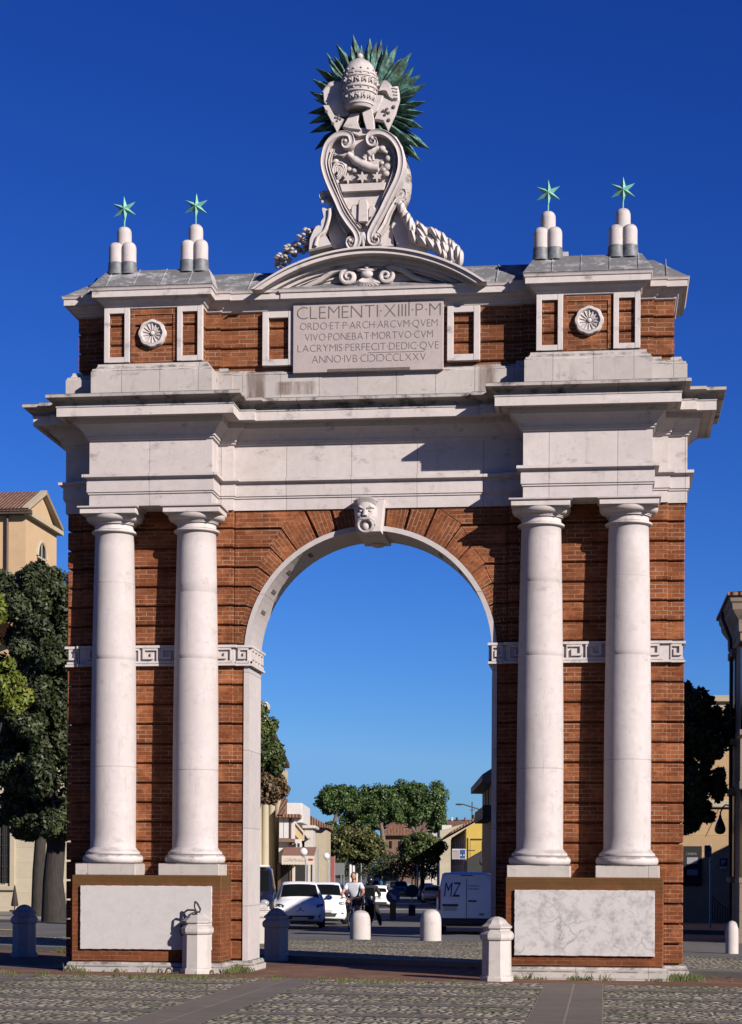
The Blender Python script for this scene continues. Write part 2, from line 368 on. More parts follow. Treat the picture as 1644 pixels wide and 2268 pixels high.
# --- rusticated brick wall: a recessed core with proud courses
mb=MB(); ZS,RI,RO=5.09,1.95,2.03; GAP=.030
rows=[.17+(4.90-.17)/15*k for k in range(16)]; rowt=[5.23+.31*k for k in range(7)]+[7.40]
for sg in(-1,1):
    def X(a,b): return (a,b) if sg>0 else (-b,-a)
    x0,x1=X(RO,4.89); mb.box(x0,x1,.05,T-.05,.1,4.95)
    x0,x1=X(2.25,4.64); mb.box(x0,x1,-.01,.06,.1,7.38)
    for a,b in zip(rows,rows[1:]):
        x0,x1=X(RO,4.95); mb.bbox(x0,x1,0,T,a+GAP,b,.012)
        x0,x1=X(2.20,4.69); mb.bbox(x0,x1,-.06,.02,a+GAP,b,.012)
    x0,x1=X(2.25,4.89); mb.box(x0,x1,.05,T-.05,5.2,7.395)
    for a,b in zip(rowt,rowt[1:]):
        x0,x1=X(2.20,4.95); mb.bbox(x0,x1,0,T,a+GAP,b,.012)
        x0,x1=X(2.20,4.69); mb.bbox(x0,x1,-.06,.02,a+GAP,b,.012)
    # spandrel core
    arc=[(sg*RO*math.cos(a),ZS+RO*math.sin(a)) for a in [R(4)+(R(86))*i/20 for i in range(21)]]
    mb.prism([(sg*2.26,5.2)]+arc+[(0,7.395),(sg*2.26,7.395)],.05,T-.05)
    # spandrel blocks bending into radial voussoirs
    rk={1:2.09,2:2.13,3:2.2,4:2.28,5:2.34,6:2.47}
    def joint(j,d):
        z=rowt[j]+d; zr=z-ZS
        if j==0: return (2.11,z),math.asin(zr/RO)
        x=math.sqrt(rk.get(j,2.05)**2-(rowt[j]-ZS)**2) if j else 2.05
        th0=math.atan2(rowt[j]-ZS,x); th=th0+d/2/2.03
        return (zr/math.tan(th),z),th
    def radial_uv(tm):
        c,s=math.cos(tm),math.sin(tm)
        return lambda x,z:(abs(x)*c+(z-ZS)*s, -abs(x)*s+(z-ZS)*c)
    def blk(pl,uvf=None):
        pl=[(sg*x,z) for x,z in pl]
        mb.prism(pl,-.0,.07,0,uvf,.012); mb.prism(pl,fb(0),fb(.07),0,uvf)
    def arcp(a,b,n=5): return [(RO*math.cos(a+(b-a)*i/n),ZS+RO*math.sin(a+(b-a)*i/n)) for i in range(n+1)]
    for j in range(6):
        (k0,t0),(k1,t1)=joint(j,GAP),joint(j+1,0)
        blk([k0,k1,(2.195,k1[1]),(2.195,k0[1])])
        blk(arcp(t0,t1)+[k1,k0],radial_uv((t0+t1)/2))
    k6,t6=joint(6,GAP); a7=math.atan2(2.31,1.06); a8=math.atan2(2.31,.64); a9=math.atan2(2.31,.25); g=.012
    blk([k6,(1.06+.02,7.395),(2.195,7.395),(2.195,k6[1])]); blk(arcp(t6,a7-g)+[(1.06+.02,7.395),k6],radial_uv((t6+a7)/2))
    blk(arcp(a7+g,a8-g)+[(.64+.018,7.395),(1.06-.018,7.395)],radial_uv((a7+a8)/2))
    blk(arcp(a8+g,a9-g)+[(.25+.018,7.395),(.64-.018,7.395)],radial_uv((a8+a9)/2))
mb.build('brick_wall',M['brick'],arch)
# --- stone lining of the opening and archivolt
mb=MB()
for sg in(-1,1):
    x0,x1=sorted((sg*RI,sg*RO)); mb.box(x0,x1,-.02,T+.02,.17,4.93)
n=48
for k in range(n):
    a,b=math.pi*k/n,math.pi*(k+1)/n
    q=[(RI*math.cos(a),ZS+RI*math.sin(a)),(RO*math.cos(a),ZS+RO*math.sin(a)),(RO*math.cos(b),ZS+RO*math.sin(b)),(RI*math.cos(b),ZS+RI*math.sin(b))]
    mb.prism(q,-.02,T+.02)
for sg in(-1,1):
    x0,x1=sorted((sg*RI,sg*RO)); mb.box(x0,x1,-.02,T+.02,4.93,ZS)
mb.build('arch_lining',M['lining'],arch,fix=False)
for a in(R(158),R(147),R(135),R(122),R(56),R(44),R(33),R(20)):      # dark blocks standing in for shaded slots across the soffit
    mb=MB(); mb.M=Matrix.Translation((0,0,ZS))@Matrix.Rotation(-a,4,'Y'); mb.box(RI-.008,RI+.02,.30,.62,-.03,.03); mb.M=None; mb.build('soffit_slot',M['engrave'],arch)
# --- greek key band
ZB0,ZB1=4.90,5.23
def key(mb,x,w,yf,zb,dirn=1,side=None):
    # one meander unit: a raised fillet that winds in on itself
    t=.036; h=.245; pth=[(0,t/2),(0,h-t/2),(w*.76,h-t/2),(w*.76,.085),(w*.32,.085),(w*.32,.155)]
    segs=[(0,0,w,t)]
    for (x0,z0),(x1,z1) in zip(pth,pth[1:]): segs.append((min(x0,x1)-(t/2 if x0==x1 else -t/2),min(z0,z1)-t/2,max(x0,x1)+t/2,max(z0,z1)+t/2))
    for k,(a,b,c,d) in enumerate(segs):
        a=max(a,0); e=.001*k
        if dirn<0: a,c=w-c,w-a
        if side is None: mb.box(x+a,x+c,yf-.030-e,yf+.012,zb+b,zb+d)
        else:
            s_=1 if side>0 else -1; x0,x1=sorted((side+s_*.012,side-s_*(.030+e))); mb.box(x0,x1,x+a,x+c,zb+b,zb+d)
u=.30
for sg in(-1,1):
    mb=MB(); m0,m1,pm=2.17,4.72,.11
    pl=[(RI-.03,-.05),(m0,-.05),(m0,-pm),(m1,-pm),(m1,-.05),(4.935,-.05),(4.935,T+.05),(RI-.03,T+.05)]
    pl=pl if sg>0 else [(-x,y) for x,y in pl[::-1]]
    mb.sweep(pl,[(-.01,ZB0),(.028,ZB0),(.028,ZB0+.035),(-.01,ZB0+.036),(-.01,ZB1-.042),(.034,ZB1-.04),(.034,ZB1),(-.01,ZB1)])
    for k in range(8):
        xx=2.22+k*u; key(mb,xx if sg>0 else -xx-u,u,-.102,ZB0+.042,sg)
    key(mb,1.95 if sg>0 else -1.95-.2,.2,-.042,ZB0+.042,sg)
    key(mb,4.735 if sg>0 else -4.735-.2,.2,-.042,ZB0+.042,sg)
    for k in range(4): key(mb,.0+k*.26,.26,0,ZB0+.042,1,sg*1.928)
    mb.build('greek_key_band',M['stone'],arch)
# --- stone plinth round the foot
for sg in(-1,1):
    mb=MB(); pl=[(1.93,-.02),(2.2,-.02),(2.2,-.83),(4.63,-.83),(4.63,-.02),(4.97,-.02),(4.97,T+.02),(1.93,T+.02)]
    pl=pl if sg>0 else [(-x,y) for x,y in pl[::-1]]
    mb.sweep(pl,[(.075,-.25),(.075,.09),(.045,.11),(.05,.135),(.03,.165),(-.04,.175)])
    mb.build('plinth',M['plinth'],arch)
# --- pedestals
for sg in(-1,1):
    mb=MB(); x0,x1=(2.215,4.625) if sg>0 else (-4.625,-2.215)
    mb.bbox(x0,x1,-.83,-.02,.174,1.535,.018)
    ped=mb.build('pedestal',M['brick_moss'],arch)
    mb=MB(); x0,x1=(2.36,4.49) if sg>0 else (-4.47,-2.36)
    n=40; pts=[]
    def edge(a,b):
        for i in range(n):
            q=Vector(a).lerp(Vector(b),i/n); j=.0035 if 0<i<n else 0
            pts.append((q.x+random.uniform(-j,j),q.y+random.uniform(-j,j)))
    zb,zt=(.37,1.37) if sg<0 else (.34,1.345)
    edge((x0,zb),(x1,zb)); edge((x1,zb),(x1,zt)); edge((x1,zt),(x0,zt)); edge((x0,zt),(x0,zb))
    mb.prism(pts,-.875,-.82,0,None,.008)
    o=mb.build('marble_panel',M['panel_plain'] if sg<0 else M['panel_vein'],ped)
    o['label']='plain pale marble panel' if sg<0 else 'grey veined marble panel'
# --- columns
def column(cx,cy):
    mb=MB(); prof=[]
    n=26
    for i in range(n+1):
        t=i/n; z=1.985+t*(6.985-1.985); r=.365-.055*max(0,(t-.25)/.75)**1.6
        prof.append((r,z))
    # drum joints: fine grooves
    pr=[]
    jz=[3.27+random.uniform(-.1,.1),4.98,6.05+random.uniform(-.2,.2)]
    for (r0,z0),(r1,z1) in zip(prof,prof[1:]):
        pr.append((r0,z0))
        for j in jz:
            if z0<j<z1: pr+= [(r0,j-.006),(r0-.006,j-.002),(r0-.006,j+.002),(r1,j+.006)]
    pr.append(prof[-1])
    mb.lathe((cx,cy,0),[(.43,1.90),(.425,1.915),(.41,1.925),(.385,1.95),(.370,1.975)]+pr+[(.318,7.0)],40)
    sh=mb.build('column',M['shaft'],arch,ang=50)
    mb=MB(); mb.bbox(cx-.49,cx+.49,cy-.49,-.03,1.53,1.722,.012)
    mb.build('column_plinth',M['plinth'],sh)
    mb=MB(); pr=[(.40,1.72)]+[(.425+.06*math.sin(a),1.795-.073*math.cos(a)) for a in[math.pi*i/8 for i in range(9)]]+[(.43,1.87),(.435,1.875),(.435,1.90),(.40,1.903)]
    mb.lathe((cx,cy,0),pr,40); mb.build('column_base',M['stone'],sh)
    mb=MB(); pr=[(.316,6.998),(.345,7.0)]+[(.345+.022*math.sin(a),7.025-.022*math.cos(a)) for a in[math.pi*i/6 for i in range(7)]]+[(.345,7.05),(.318,7.06),(.312,7.08),(.312,7.135),(.345,7.14),(.345,7.155),(.36,7.158),(.36,7.175)]+[(.37+.085*math.sin(a),7.18+.09*(1-math.cos(a))) for a in[math.pi/2*i/7 for i in range(8)]]
    mb.lathe((cx,cy,0),pr,40)
    mb.bbox(cx-.455,cx+.455,cy-.455,.0,7.272,7.352,.006); 
    mb.sweep([(cx-.455,cy-.455),(cx+.455,cy-.455),(cx+.455,.0),(cx-.455,.0)],[(.0,7.354),(.03,7.366),(.035,7.388),(0,7.389)])
    mb.build('capital',M['stone'],sh)
for cx in(-4.119,-2.773,2.721,4.077): column(cx,-.20)
# --- entablature
EP=splan(4.43,2.45,.60,4.68,2.2,.10,4.98,.03)
mb=MB(); mb.sweep(EP,[(0,7.392),(0,7.575),(.018,7.58),(.018,7.60),(.035,7.612),(.035,7.775),(.03,7.78),(.03,7.815),(.055,7.83),(.10,7.84),(.10,7.885),(.0,7.90)])
mb.build('architrave',M['frieze'],arch)
mb=MB(); mb.sweep(EP,[(0,7.895),(0,8.43)],cap=False); mb.build('frieze',M['frieze'],arch)
mb=MB(); mb.sweep(EP,[(0,8.425),(.03,8.44),(.035,8.47),(.055,8.475),(.055,8.50),(.07,8.53),(.11,8.59),(.17,8.645),(.20,8.655),(.205,8.69),(.21,8.745),(.36,8.765),(.365,8.735),(.42,8.73),(.42,8.865)],cap=False)
cor=mb.build('cornice',M['stone'],arch)
mb=MB(); mb.sweep(EP,[(.42,8.865),(.43,8.87),(.43,8.89),(.39,8.895),(.385,8.935),(.42,8.965),(.49,8.985),(.55,8.992),(.56,9.0),(.56,9.045),(.53,9.06),(.0,9.12)],cap=True)
mb.build('cornice_moulding',M['weather'],cor)
# --- attic
AB=splan(4.42,2.46,.58,4.66,2.22,.14,4.97,.10)
mb=MB(); mb.sweep(AB,[(0,9.05),(0,9.54),(-.015,9.56),(-.02,9.585),(-.06,9.60),(-.085,9.64),(-.09,9.675),(-.16,9.69)])
mb.build('attic_base',M['base_ashlar'],arch)
AW=splan(4.20,2.66,.44,4.45,2.42,.10,4.77,.06)
mb=MB(); az=[9.66+.305*k for k in range(4)]
mb.sweep([(x*(1-.004),y) for x,y in AW],[(-.04,9.6),(-.04,10.62)])
for a,b in zip(az,az[1:]+[]):
    mb.sweep(AW,[(-.012,a+.03),(0,a+.042),(0,b-.008),(-.008,b)])
for sg in(-1,1):                                  # recessed square behind each rosette
    c=sg*3.43
    for q in((c-.37,c-.31,9.72,10.56),(c+.31,c+.37,9.72,10.56),(c-.31,c+.31,10.46,10.56)): mb.box(q[0],q[1],-.455,-.43,q[2],q[3])
att=mb.build('attic_wall',M['brick_attic'],arch)
def frame(mb,x0,x1,z0,z1,yf,yb,t=.085,tb=.085):
    mb.bbox(x0,x0+t,yf,yb,z0,z1,.006); mb.bbox(x1-t,x1,yf,yb,z0,z1,.006); mb.box(x0+t,x1-t,yf+.003,yb,z1-t,z1-.002); mb.box(x0+t,x1-t,yf+.003,yb,z0+.002,z0+tb)
for x0,x1 in((-4.235,-3.82),(-3.05,-2.635),(2.635,3.05),(3.82,4.235)):
    mb=MB(); frame(mb,x0,x1,9.70,10.57,-.49,-.40); mb.build('panel_frame',M['stone'],arch)
for sg in(-1,1):
    mb=MB(); x0,x1=sorted((sg*1.22,sg*1.74)); frame(mb,x0,x1,9.68,10.545,-.135,-.02,.10,.10); mb.build('panel_frame',M['stone'],arch)
for sg in(-1,1):                                  # rosettes: a scalloped dish with fine ribs and a boss
    mb=MB(); c=sg*3.45; z=10.15; n=48
    def ringp(r,y,lob=0): return [mb.P((c+(r+lob*abs(math.cos(4*a)))*math.cos(a),y,z+(r+lob*abs(math.cos(4*a)))*math.sin(a))) for a in[2*math.pi*i/n for i in range(n)]]
    rg=[ringp(.212,-.43,.016),ringp(.212,-.49,.016),ringp(.20,-.52,.014),ringp(.165,-.525,.01),ringp(.15,-.49),ringp(.06,-.475)]
    for r0,r1 in zip(rg,rg[1:]):
        for i in range(n): mb.F([r0[i],r0[(i+1)%n],r1[(i+1)%n],r1[i]],0,None,True)
    mb.F(rg[-1])
    for k in range(14):
        a=2*math.pi*(k+.5)/14; mb.tube([(c+.05*math.cos(a),-.482,z+.05*math.sin(a)),(c+.165*math.cos(a),-.492,z+.165*math.sin(a))],[.010,.016],5)
    mb.ell((c,-.485,z),(.042,.035,.042)); mb.build('rosette',M['stone'],arch)
AC=splan(4.20,2.66,.46,4.45,2.42,.12,4.77,.08)
mb=MB(); mb.sweep(AC,[(-.02,10.545),(.02,10.56),(.03,10.59),(.05,10.60),(.07,10.63),(.12,10.665),(.13,10.69),(.19,10.70),(.19,10.79),(.205,10.80),(.215,10.83),(.225,10.845),(.0,10.86)])
mb.build('attic_cornice',M['stone'],arch)
# --- lead roof
mb=MB()
def frus(b,z0,t,z1):
    lo=[mb.P((x,y,z0)) for x,y in((b[0],b[2]),(b[1],b[2]),(b[1],b[3]),(b[0],b[3]))]; hi=[mb.P((x,y,z1)) for x,y in((t[0],t[2]),(t[1],t[2]),(t[1],t[3]),(t[0],t[3]))]
    for i in range(4): mb.F([lo[i],lo[(i+1)%4],hi[(i+1)%4],hi[i]])
    mb.F(hi); mb.F(lo[::-1])
frus((-4.98,4.98,-.27,T+.27),10.848,(-4.45,4.45,.40,T-.40),11.33)
for sg in(-1,1):
    x0,x1=sorted((sg*2.43,sg*4.43)); frus((x0,x1,-.69,T+.69),10.853,(x0+.17,x1-.17,-.22,T+.22),11.24)
# seams
for k in range(22):
    x=-4.6+k*.44
    if abs(x)<1.9 or 2.3<abs(x)<2.62 or 4.24<abs(x)<4.6: continue
    mb.tube([(x,-.26 if not 2.4<abs(x)<4.44 else -.68,10.865),(x,.40 if not 2.4<abs(x)<4.44 else -.2,11.335 if not 2.4<abs(x)<4.44 else 11.255)],.012,5)
mb.box(2.95,3.12,-.15,.0,11.24,11.33)
mb.build('lead_roof',M['lead'],arch)
# --- pediment
mb=MB(); RP=3.12; zc=11.40-RP; half=1.84; ZC=10.80
a0=math.asin(half/RP); n=36
ring=[(-.16,.30),(-.16,.20),(0,-.50)]
def arcband(r0,r1,y0,y1,aa=a0,m=0):
    for k in range(n):
        ta,tb=-1+2*k/n,-1+2*(k+1)/n; f0,f1=[math.acos((ZC-zc)/r)*(aa/a0) for r in(r0,r1)]
        q=[(r*math.sin(t),zc+r*math.cos(t)) for r,t in((r0,ta*f0),(r0,tb*f0),(r1,tb*f1),(r1,ta*f1))]
        mb.prism(q,y0,y1,m)
arcband(RP-.085,RP-.02,-.46,.5); arcband(RP-.02,RP+.012,-.50,.5); arcband(RP-.15,RP-.085,-.30,.5); arcband(RP-.21,RP-.15,-.22,.5); arcband(RP-.24,RP-.21,-.17,.5)
arcband(RP-.31,RP-.285,-.13,.4,a0*.84)
a1=math.acos((ZC-zc)/(RP-.22)); tymp=[((RP-.22)*math.sin(t),zc+(RP-.22)*math.cos(t)) for t in[-a1+2*a1*k/n for k in range(n+1)]]
mb.prism(tymp[::-1],-.10,.5)
ped=mb.build('pediment',M['stone'],arch,fix=True)
mb=MB(); mb.sweep([(-1.30,-.17),(1.24,-.17),(1.24,0),(-1.30,0)],[(0,10.685),(.12,10.695),(.12,10.78),(.14,10.79),(.15,10.825),(0,10.84)])
mb.build('plaque_cornice',M['stone'],arch)
# scrolls and shell in the pediment
def spiral(cx,cz,r,turns,a0,d,y,m=36,r1=.015):
    return [(cx+(r+(r1-r)*i/m)*math.cos(a0+d*2*math.pi*turns*i/m),y-.03*i/m,cz+(r+(r1-r)*i/m)*math.sin(a0+d*2*math.pi*turns*i/m)) for i in range(m+1)]
mb=MB()
for sg in(-1,1):
    cx=-.05+sg*.30; cz=11.03
    sp=spiral(cx,cz,.13,1.6,math.pi/2,-sg if False else -sg,-.20)
    swoop=[(cx+sg*1.0,-.14,10.86),(cx+sg*.72,-.15,10.90),(cx+sg*.45,-.17,11.00),(cx+sg*.25,-.19,11.13),(cx+sg*.1,-.20,11.165)]
    mb.tube(swoop+sp,[.025,.035,.045,.05,.045]+[.042-.02*i/36 for i in range(37)],8)
    mb.lathe((cx,-.10,cz),[(.13,0),(.13,-.08),(.11,-.10)],20,0,True,0,'Y')
for k in range(9):
    a=R(-52+13*k); L=.20+.05*math.cos(a*2)
    mb.tube([(-.05+.03*math.sin(a),-.20,11.02),(-.05+.12*math.sin(a)*1.2,-.24,10.98-.06*math.cos(a)),(-.05+(L+.1)*math.sin(a),-.19,11.02-L*.85*math.cos(a))],[.02,.03,.018],6)
mb.ell((-.05,-.22,11.06),(.10,.06,.07)); mb.ell((-.05,-.22,11.16),(.05,.05,.05)); mb.tube([(-.2,-.2,11.15),(-.05,-.25,11.10),(.1,-.2,11.15)],.03,8)
mb.build('shell_ornament',M['stone'],ped)
# --- inscription plaque
mb=MB(); mb.bbox(-1.235,1.165,-.18,-.05,9.535,10.685,.008)
pq=mb.build('inscription_plaque',M['plaque'],arch)
mb=MB(); mb.box(-.67,.64,-.188,-.16,9.54,9.585); mb.build('slot',M['engrave'],pq)
def text_mesh(s,off=0.0,ext=0.0):
    cu=bpy.data.curves.new('lettering','FONT'); cu.body=s; cu.size=1; cu.offset=off; cu.extrude=ext; cu.resolution_u=3
    o=bpy.data.objects.new('lettering',cu); COL.objects.link(o); bpy.context.view_layer.update()
    me=bpy.data.meshes.new_from_object(o.evaluated_get(bpy.context.evaluated_depsgraph_get())); bpy.data.objects.remove(o); bpy.data.curves.remove(cu)
    return me
def glyph_polys(s,off=0.0):
    me=text_mesh(s,off); v=[q.co.copy() for q in me.vertices]; f=[list(p.vertices) for p in me.polygons]; bpy.data.meshes.remove(me); return v,f
def put_text(mb,runs,x0,x1,z0,h,place,off=-.008,m=0):
    # runs: list of (string, mirrored, heightscale, gap); squeezed to fit between x0 and x1, cap height h
    items=[];cur=0
    for r in runs:
        s=r[0]; mir=r[1] if len(r)>1 else False; hs=r[2] if len(r)>2 else 1
        v,f=glyph_polys(s,off); a=min(p.x for p in v); b=max(p.x for p in v)
        items.append((v,f,a,b,mir,hs,cur)); cur+=(b-a)+.12
    W=cur-.12; k=(x1-x0)/W; cap=.69
    for v,f,a,b,mir,hs,c in items:
        ids=[]
        for p in v:
            xx=(b-p.x) if mir else (p.x-a)
            ids.append(mb.P(place(x0+(c+xx)*k, z0+p.y/cap*h*hs)))
        for q in f: mb.F([ids[i] for i in q],m)
def letters(mb,word,x0,x1,z0,h,place,off=-.020,tall=()):
    # letter-spaced capitals: each glyph its own run
    runs=[]
    for i,ch in enumerate(word):
        if ch=='\u0186': runs.append(('C',True))
        else: runs.append((ch,False,1.28 if i in tall else 1))
    put_text(mb,runs,x0,x1,z0,h,place,off)
mb=MB(); pl=lambda x,z:(x,-.1825,z)
def px(x): return (x-810)/138.0-.035
mb2=mb
L1='CLEMENTI\u00b7XIIII\u00b7P\u00b7M'
letters(mb,L1,px(653),px(970),10.385,.205,pl,tall=(13,))
letters(mb,'ORDO\u00b7ET\u00b7P\u00b7ARCH\u00b7ARCVM\u00b7QVEM',px(660),px(963),10.215,.118,pl)
letters(mb,'VIVO\u00b7PONEBAT\u00b7MORTVO\u00b7CVM',px(671),px(953),10.04,.118,pl)
letters(mb,'LACRYMIS\u00b7PERFECIT\u00b7DEDIC\u00b7QVE',px(655),px(966),9.865,.118,pl)
letters(mb,'ANNO\u00b7IVB\u00b7CI\u0186I\u0186CCLXXV',px(687),px(938),9.685,.122,pl)
mb.box(px(846),px(885),-.1828,-.181,10.62,10.628); mb.box(px(810),px(935),-.1828,-.181,9.825,9.832)
mb.build('inscription_lettering',M['engrave'],pq,fix=False)
# --- keystone with a bearded mask
mb=MB(); mb.prism([(-.20,6.98),(.20,6.98),(.25,7.5),(-.25,7.5)],-.22,.05,0,None,.015)
mb.prism([(-.21,6.975),(.21,6.975),(.22,7.05),(-.22,7.05)],.05,T+.03); mb.ell((.02,.88,6.965),(.12,.12,.05))
ks=mb.build('keystone',M['stone'],arch)
mb=MB(); cx,cy,cz=-.035,-.24,7.24
v0=len(mb.v); mb.ell((cx,cy,cz),(.185,.15,.27),28,20)
def dn(p,c,r,a): 
    d=(Vector((p.x,0,p.z))-Vector((cx+c[0],0,cz+c[1]))); q=(d.x/r[0])**2+(d.z/r[1])**2
    return a*math.exp(-q*1.5)
for i in range(v0,len(mb.v)):
    p=mb.v[i]
    if p.y<cy:
        k=0
        for sg in(-1,1):
            k+=dn(p,(sg*.075,.05),(.05,.035),-.045)+dn(p,(sg*.085,.10),(.075,.025),.03)+dn(p,(sg*.10,-.03),(.055,.06),.03)
        k+=dn(p,(0,-.02),(.035,.08),.05)+dn(p,(0,-.18),(.06,.05),-.06)
        mb.v[i]=p+Vector((0,-k,0))
mb.ell((cx-.075,cy-.115,cz+.05),(.032,.03,.024)); mb.ell((cx+.075,cy-.115,cz+.05),(.032,.03,.024))
mb.tube([(cx,cy-.15,cz+.07),(cx,cy-.185,cz+.0),(cx,cy-.20,cz-.045)],[.02,.03,.042],8); mb.ell((cx-.035,cy-.165,cz-.045),.022); mb.ell((cx+.035,cy-.165,cz-.045),.022)
mb.tube([(cx+.115*math.cos(t),cy-.13-.03*math.sin(t),cz-.175+.10*math.sin(t)) for t in[2*math.pi*i/20 for i in range(21)]],.024,8)
mb.ell((cx,cy-.10,cz-.19),(.06,.05,.07))
for sg in(-1,1):
    mb.tube([(cx,cy-.16,cz-.075),(cx+sg*.06,cy-.165,cz-.065),(cx+sg*.12,cy-.13,cz-.10),(cx+sg*.155,cy-.08,cz-.17)],[.028,.034,.03,.015],8)
    mb.tube([(cx+sg*.03,cy-.15,cz+.085),(cx+sg*.08,cy-.15,cz+.115),(cx+sg*.14,cy-.10,cz+.095)],[.014,.022,.012],6)
for k in range(17):
    a=R(-70+140*k/16)
    mb.tube([(cx+.16*math.sin(a),cy-.09*math.cos(a),cz+.13+.07*math.cos(a)),(cx+.185*math.sin(a),cy-.12*math.cos(a),cz+.2+.06*math.cos(a)),(cx+.2*math.sin(a),cy-.07,cz+.18+.10*math.cos(a))],[.016,.024,.012],6)
mb.build('carved_mask',M['shaft'],ks)
# --- finials: clustered rounded posts with a copper star
def finial(x,y,ri):
    mb=MB(); r=.118
    def post(px_,py,z0,z1): mb.lathe((px_,py,0),[(r,z0),(r,z1-.11),(r*.97,z1-.075),(r*.84,z1-.038),(r*.6,z1-.012),(r*.3,z1)],18)
    for a in(R(225),R(315),R(90)): post(x+.15*math.cos(a),y+.15*math.sin(a),11.20,11.70)
    post(x,y,11.45,11.985)
    f=mb.build('finial',M['shaft'],arch)
    mb=MB()
    for a in(R(225),R(315),R(90)): mb.lathe((x+.15*math.cos(a),y+.15*math.sin(a),0),[(r+.03,11.17),(r+.012,11.22),(r+.008,11.365),(r,11.37)],18)
    mb.build('lead_skirt',M['leaddark'],f)
    mb=MB(); cz=12.275; Ro,Ri,th=.215,.076,.065
    mb.M=Matrix.Translation((x,y,cz))@Matrix.Rotation(ri,4,'Y')
    c0,c1=mb.P((0,-th,0)),mb.P((0,th,0)); rim=[]
    for k in range(12):
        a=math.pi/2+math.pi*k/6; q=Ro if k%2==0 else Ri
        rim.append(mb.P((q*math.cos(a),0,q*math.sin(a))))
    for k in range(12):
        mb.F([c0,rim[k],rim[(k+1)%12]]); mb.F([c1,rim[(k+1)%12],rim[k]])
    mb.M=None; mb.tube([(x,y,11.97),(x,y,12.12)],.011,6)
    mb.build('star',M['copper'],f)
finial(-4.01,-.10,R(-3)); finial(-2.835,-.10,R(2)); finial(2.80,-.10,R(0)); finial(3.965,-.10,R(0))
# --- coat of arms above the pediment
YS=-.30
def W(x,y,Y=YS): p=at(x,y,Y); return (p.x,p.z)
def c6(cx,cy): return ((1090+cx/3.736)*.6227,(440+cy/3.736)*.6227)     # carving measured on an enlarged view
def c5(cx,cy): return ((1090+cx/3.736)*.6227,(140+cy/3.736)*.6227)
def WP(pts,f=c6,Y=YS): return [W(*f(a,b),Y) for a,b in pts]
arms=MB()
outl=WP([(640,150),(520,75),(400,95),(280,170),(205,290),(170,430),(175,560),(210,700),(275,860),(350,1010),(430,1170),(520,1320),(600,1420),(720,1500),(850,1440),(950,1330),(1050,1180),(1130,1020),(1200,860),(1270,720),(1310,560),(1310,420),(1270,280),(1190,150),(1080,80),(960,65),(850,140)])
mb=MB(); mb.prism(outl,YS+.045,YS+.30,0,None,.03)
sh=mb.build('coat_of_arms',M['stone'],arch)
mb=MB()
def strap(pts,r,y,f=c6,n=10,flat=.8):
    q=WP(pts,f,y); mb.tube([(a,y,b) for a,b in q],r,n,0,True,flat)
def ribbon(pts,w,y,d=.10,f=c6):                  # flat carved strap with raised edges
    q=[Vector(p) for p in WP(pts,f,y)]; n=len(q); rows=[]
    for i in range(n):
        tg=(q[min(i+1,n-1)]-q[max(i-1,0)]).normalized(); nn=Vector((-tg.y,tg.x)); ww=(w[i] if isinstance(w,list) else w)/2; e=min(.02,ww*.4)
        rows.append([mb.P((q[i].x+nn.x*o,y+h,q[i].y+nn.y*o)) for o,h in((-ww,d),(-ww,.012),(-ww+e*.5,0),(-ww+e,.012),(0,.02),(ww-e,.012),(ww-e*.5,0),(ww,.012),(ww,d))])
    for a,b in zip(rows,rows[1:]):
        for k in range(8): mb.F([a[k],a[k+1],b[k+1],b[k]],0,None,False)
    mb.F(rows[0]); mb.F(rows[-1][::-1])
def smooth(pts,k=4):
    out=[]; P=[Vector(p) for p in pts]
    for i in range(len(P)-1):
        p0,p1,p2,p3=P[max(i-1,0)],P[i],P[i+1],P[min(i+2,len(P)-1)]
        for j in range(k):
            t=j/k; out.append(.5*((2*p1)+(p2-p0)*t+(2*p0-5*p1+4*p2-p3)*t*t+(3*p1-p0-3*p2+p3)*t**3))
    out.append(P[-1]); return [tuple(p) for p in out]
# outer frame, left and right, with scrolls top and bottom
Lf=smooth([(545,250),(510,215),(490,240),(500,285),(555,290),(600,230),(570,140),(470,125),(370,165),(280,260),(235,400),(225,540),(265,700),(330,860),(400,1010),(470,1170),(560,1310),(650,1430),(680,1540),(640,1640),(570,1630),(545,1560),(600,1520),(625,1570)])
Rf=smooth([(880,190),(915,200),(920,245),(880,270),(830,240),(825,160),(890,110),(1010,110),(1130,180),(1215,300),(1250,440),(1245,580),(1205,720),(1140,860),(1070,1000),(1010,1130),(940,1260),(880,1370),(840,1470),(850,1560),(910,1590),(970,1560),(960,1500),(915,1500)])
def taper(n,k=22,w0=.095,w1=.035): return [w1+(w0-w1)*min(1,min(i,n-1-i)/k) for i in range(n)]
ribbon(Lf,taper(len(Lf)),YS-.13,.19); ribbon(Rf,taper(len(Rf)),YS-.13,.19)
for cx_,cy_ in((530,265),(880,225),(590,1580),(925,1535)): q=W(*c6(cx_,cy_)); mb.ell((q[0],YS-.10,q[1]),(.035,.05,.035),10,8); mb.lathe((q[0],YS+.05,q[1]),[(.075,0),(.075,-.13),(.065,-.14)],18,0,True,0,'Y')
Li=smooth([(360,330),(310,480),(330,620),(390,780),(460,960),(540,1120),(640,1280),(720,1370)]); Ri_=smooth([(1130,300),(1180,440),(1170,600),(1110,780),(1050,920),(990,1060),(900,1220),(800,1350)])
ribbon(Li,.045,YS-.06,.12); ribbon(Ri_,.045,YS-.06,.12)
# acanthus drop between the lower scrolls
for dx,l in((-40,150),(0,190),(45,150)):
    strap([(745,1450),(750+dx*.6,1520),(760+dx*1.3,1450+l)],[.03,.045,.015],YS-.08)
mb.build('scroll_frame',M['shaft'],sh)
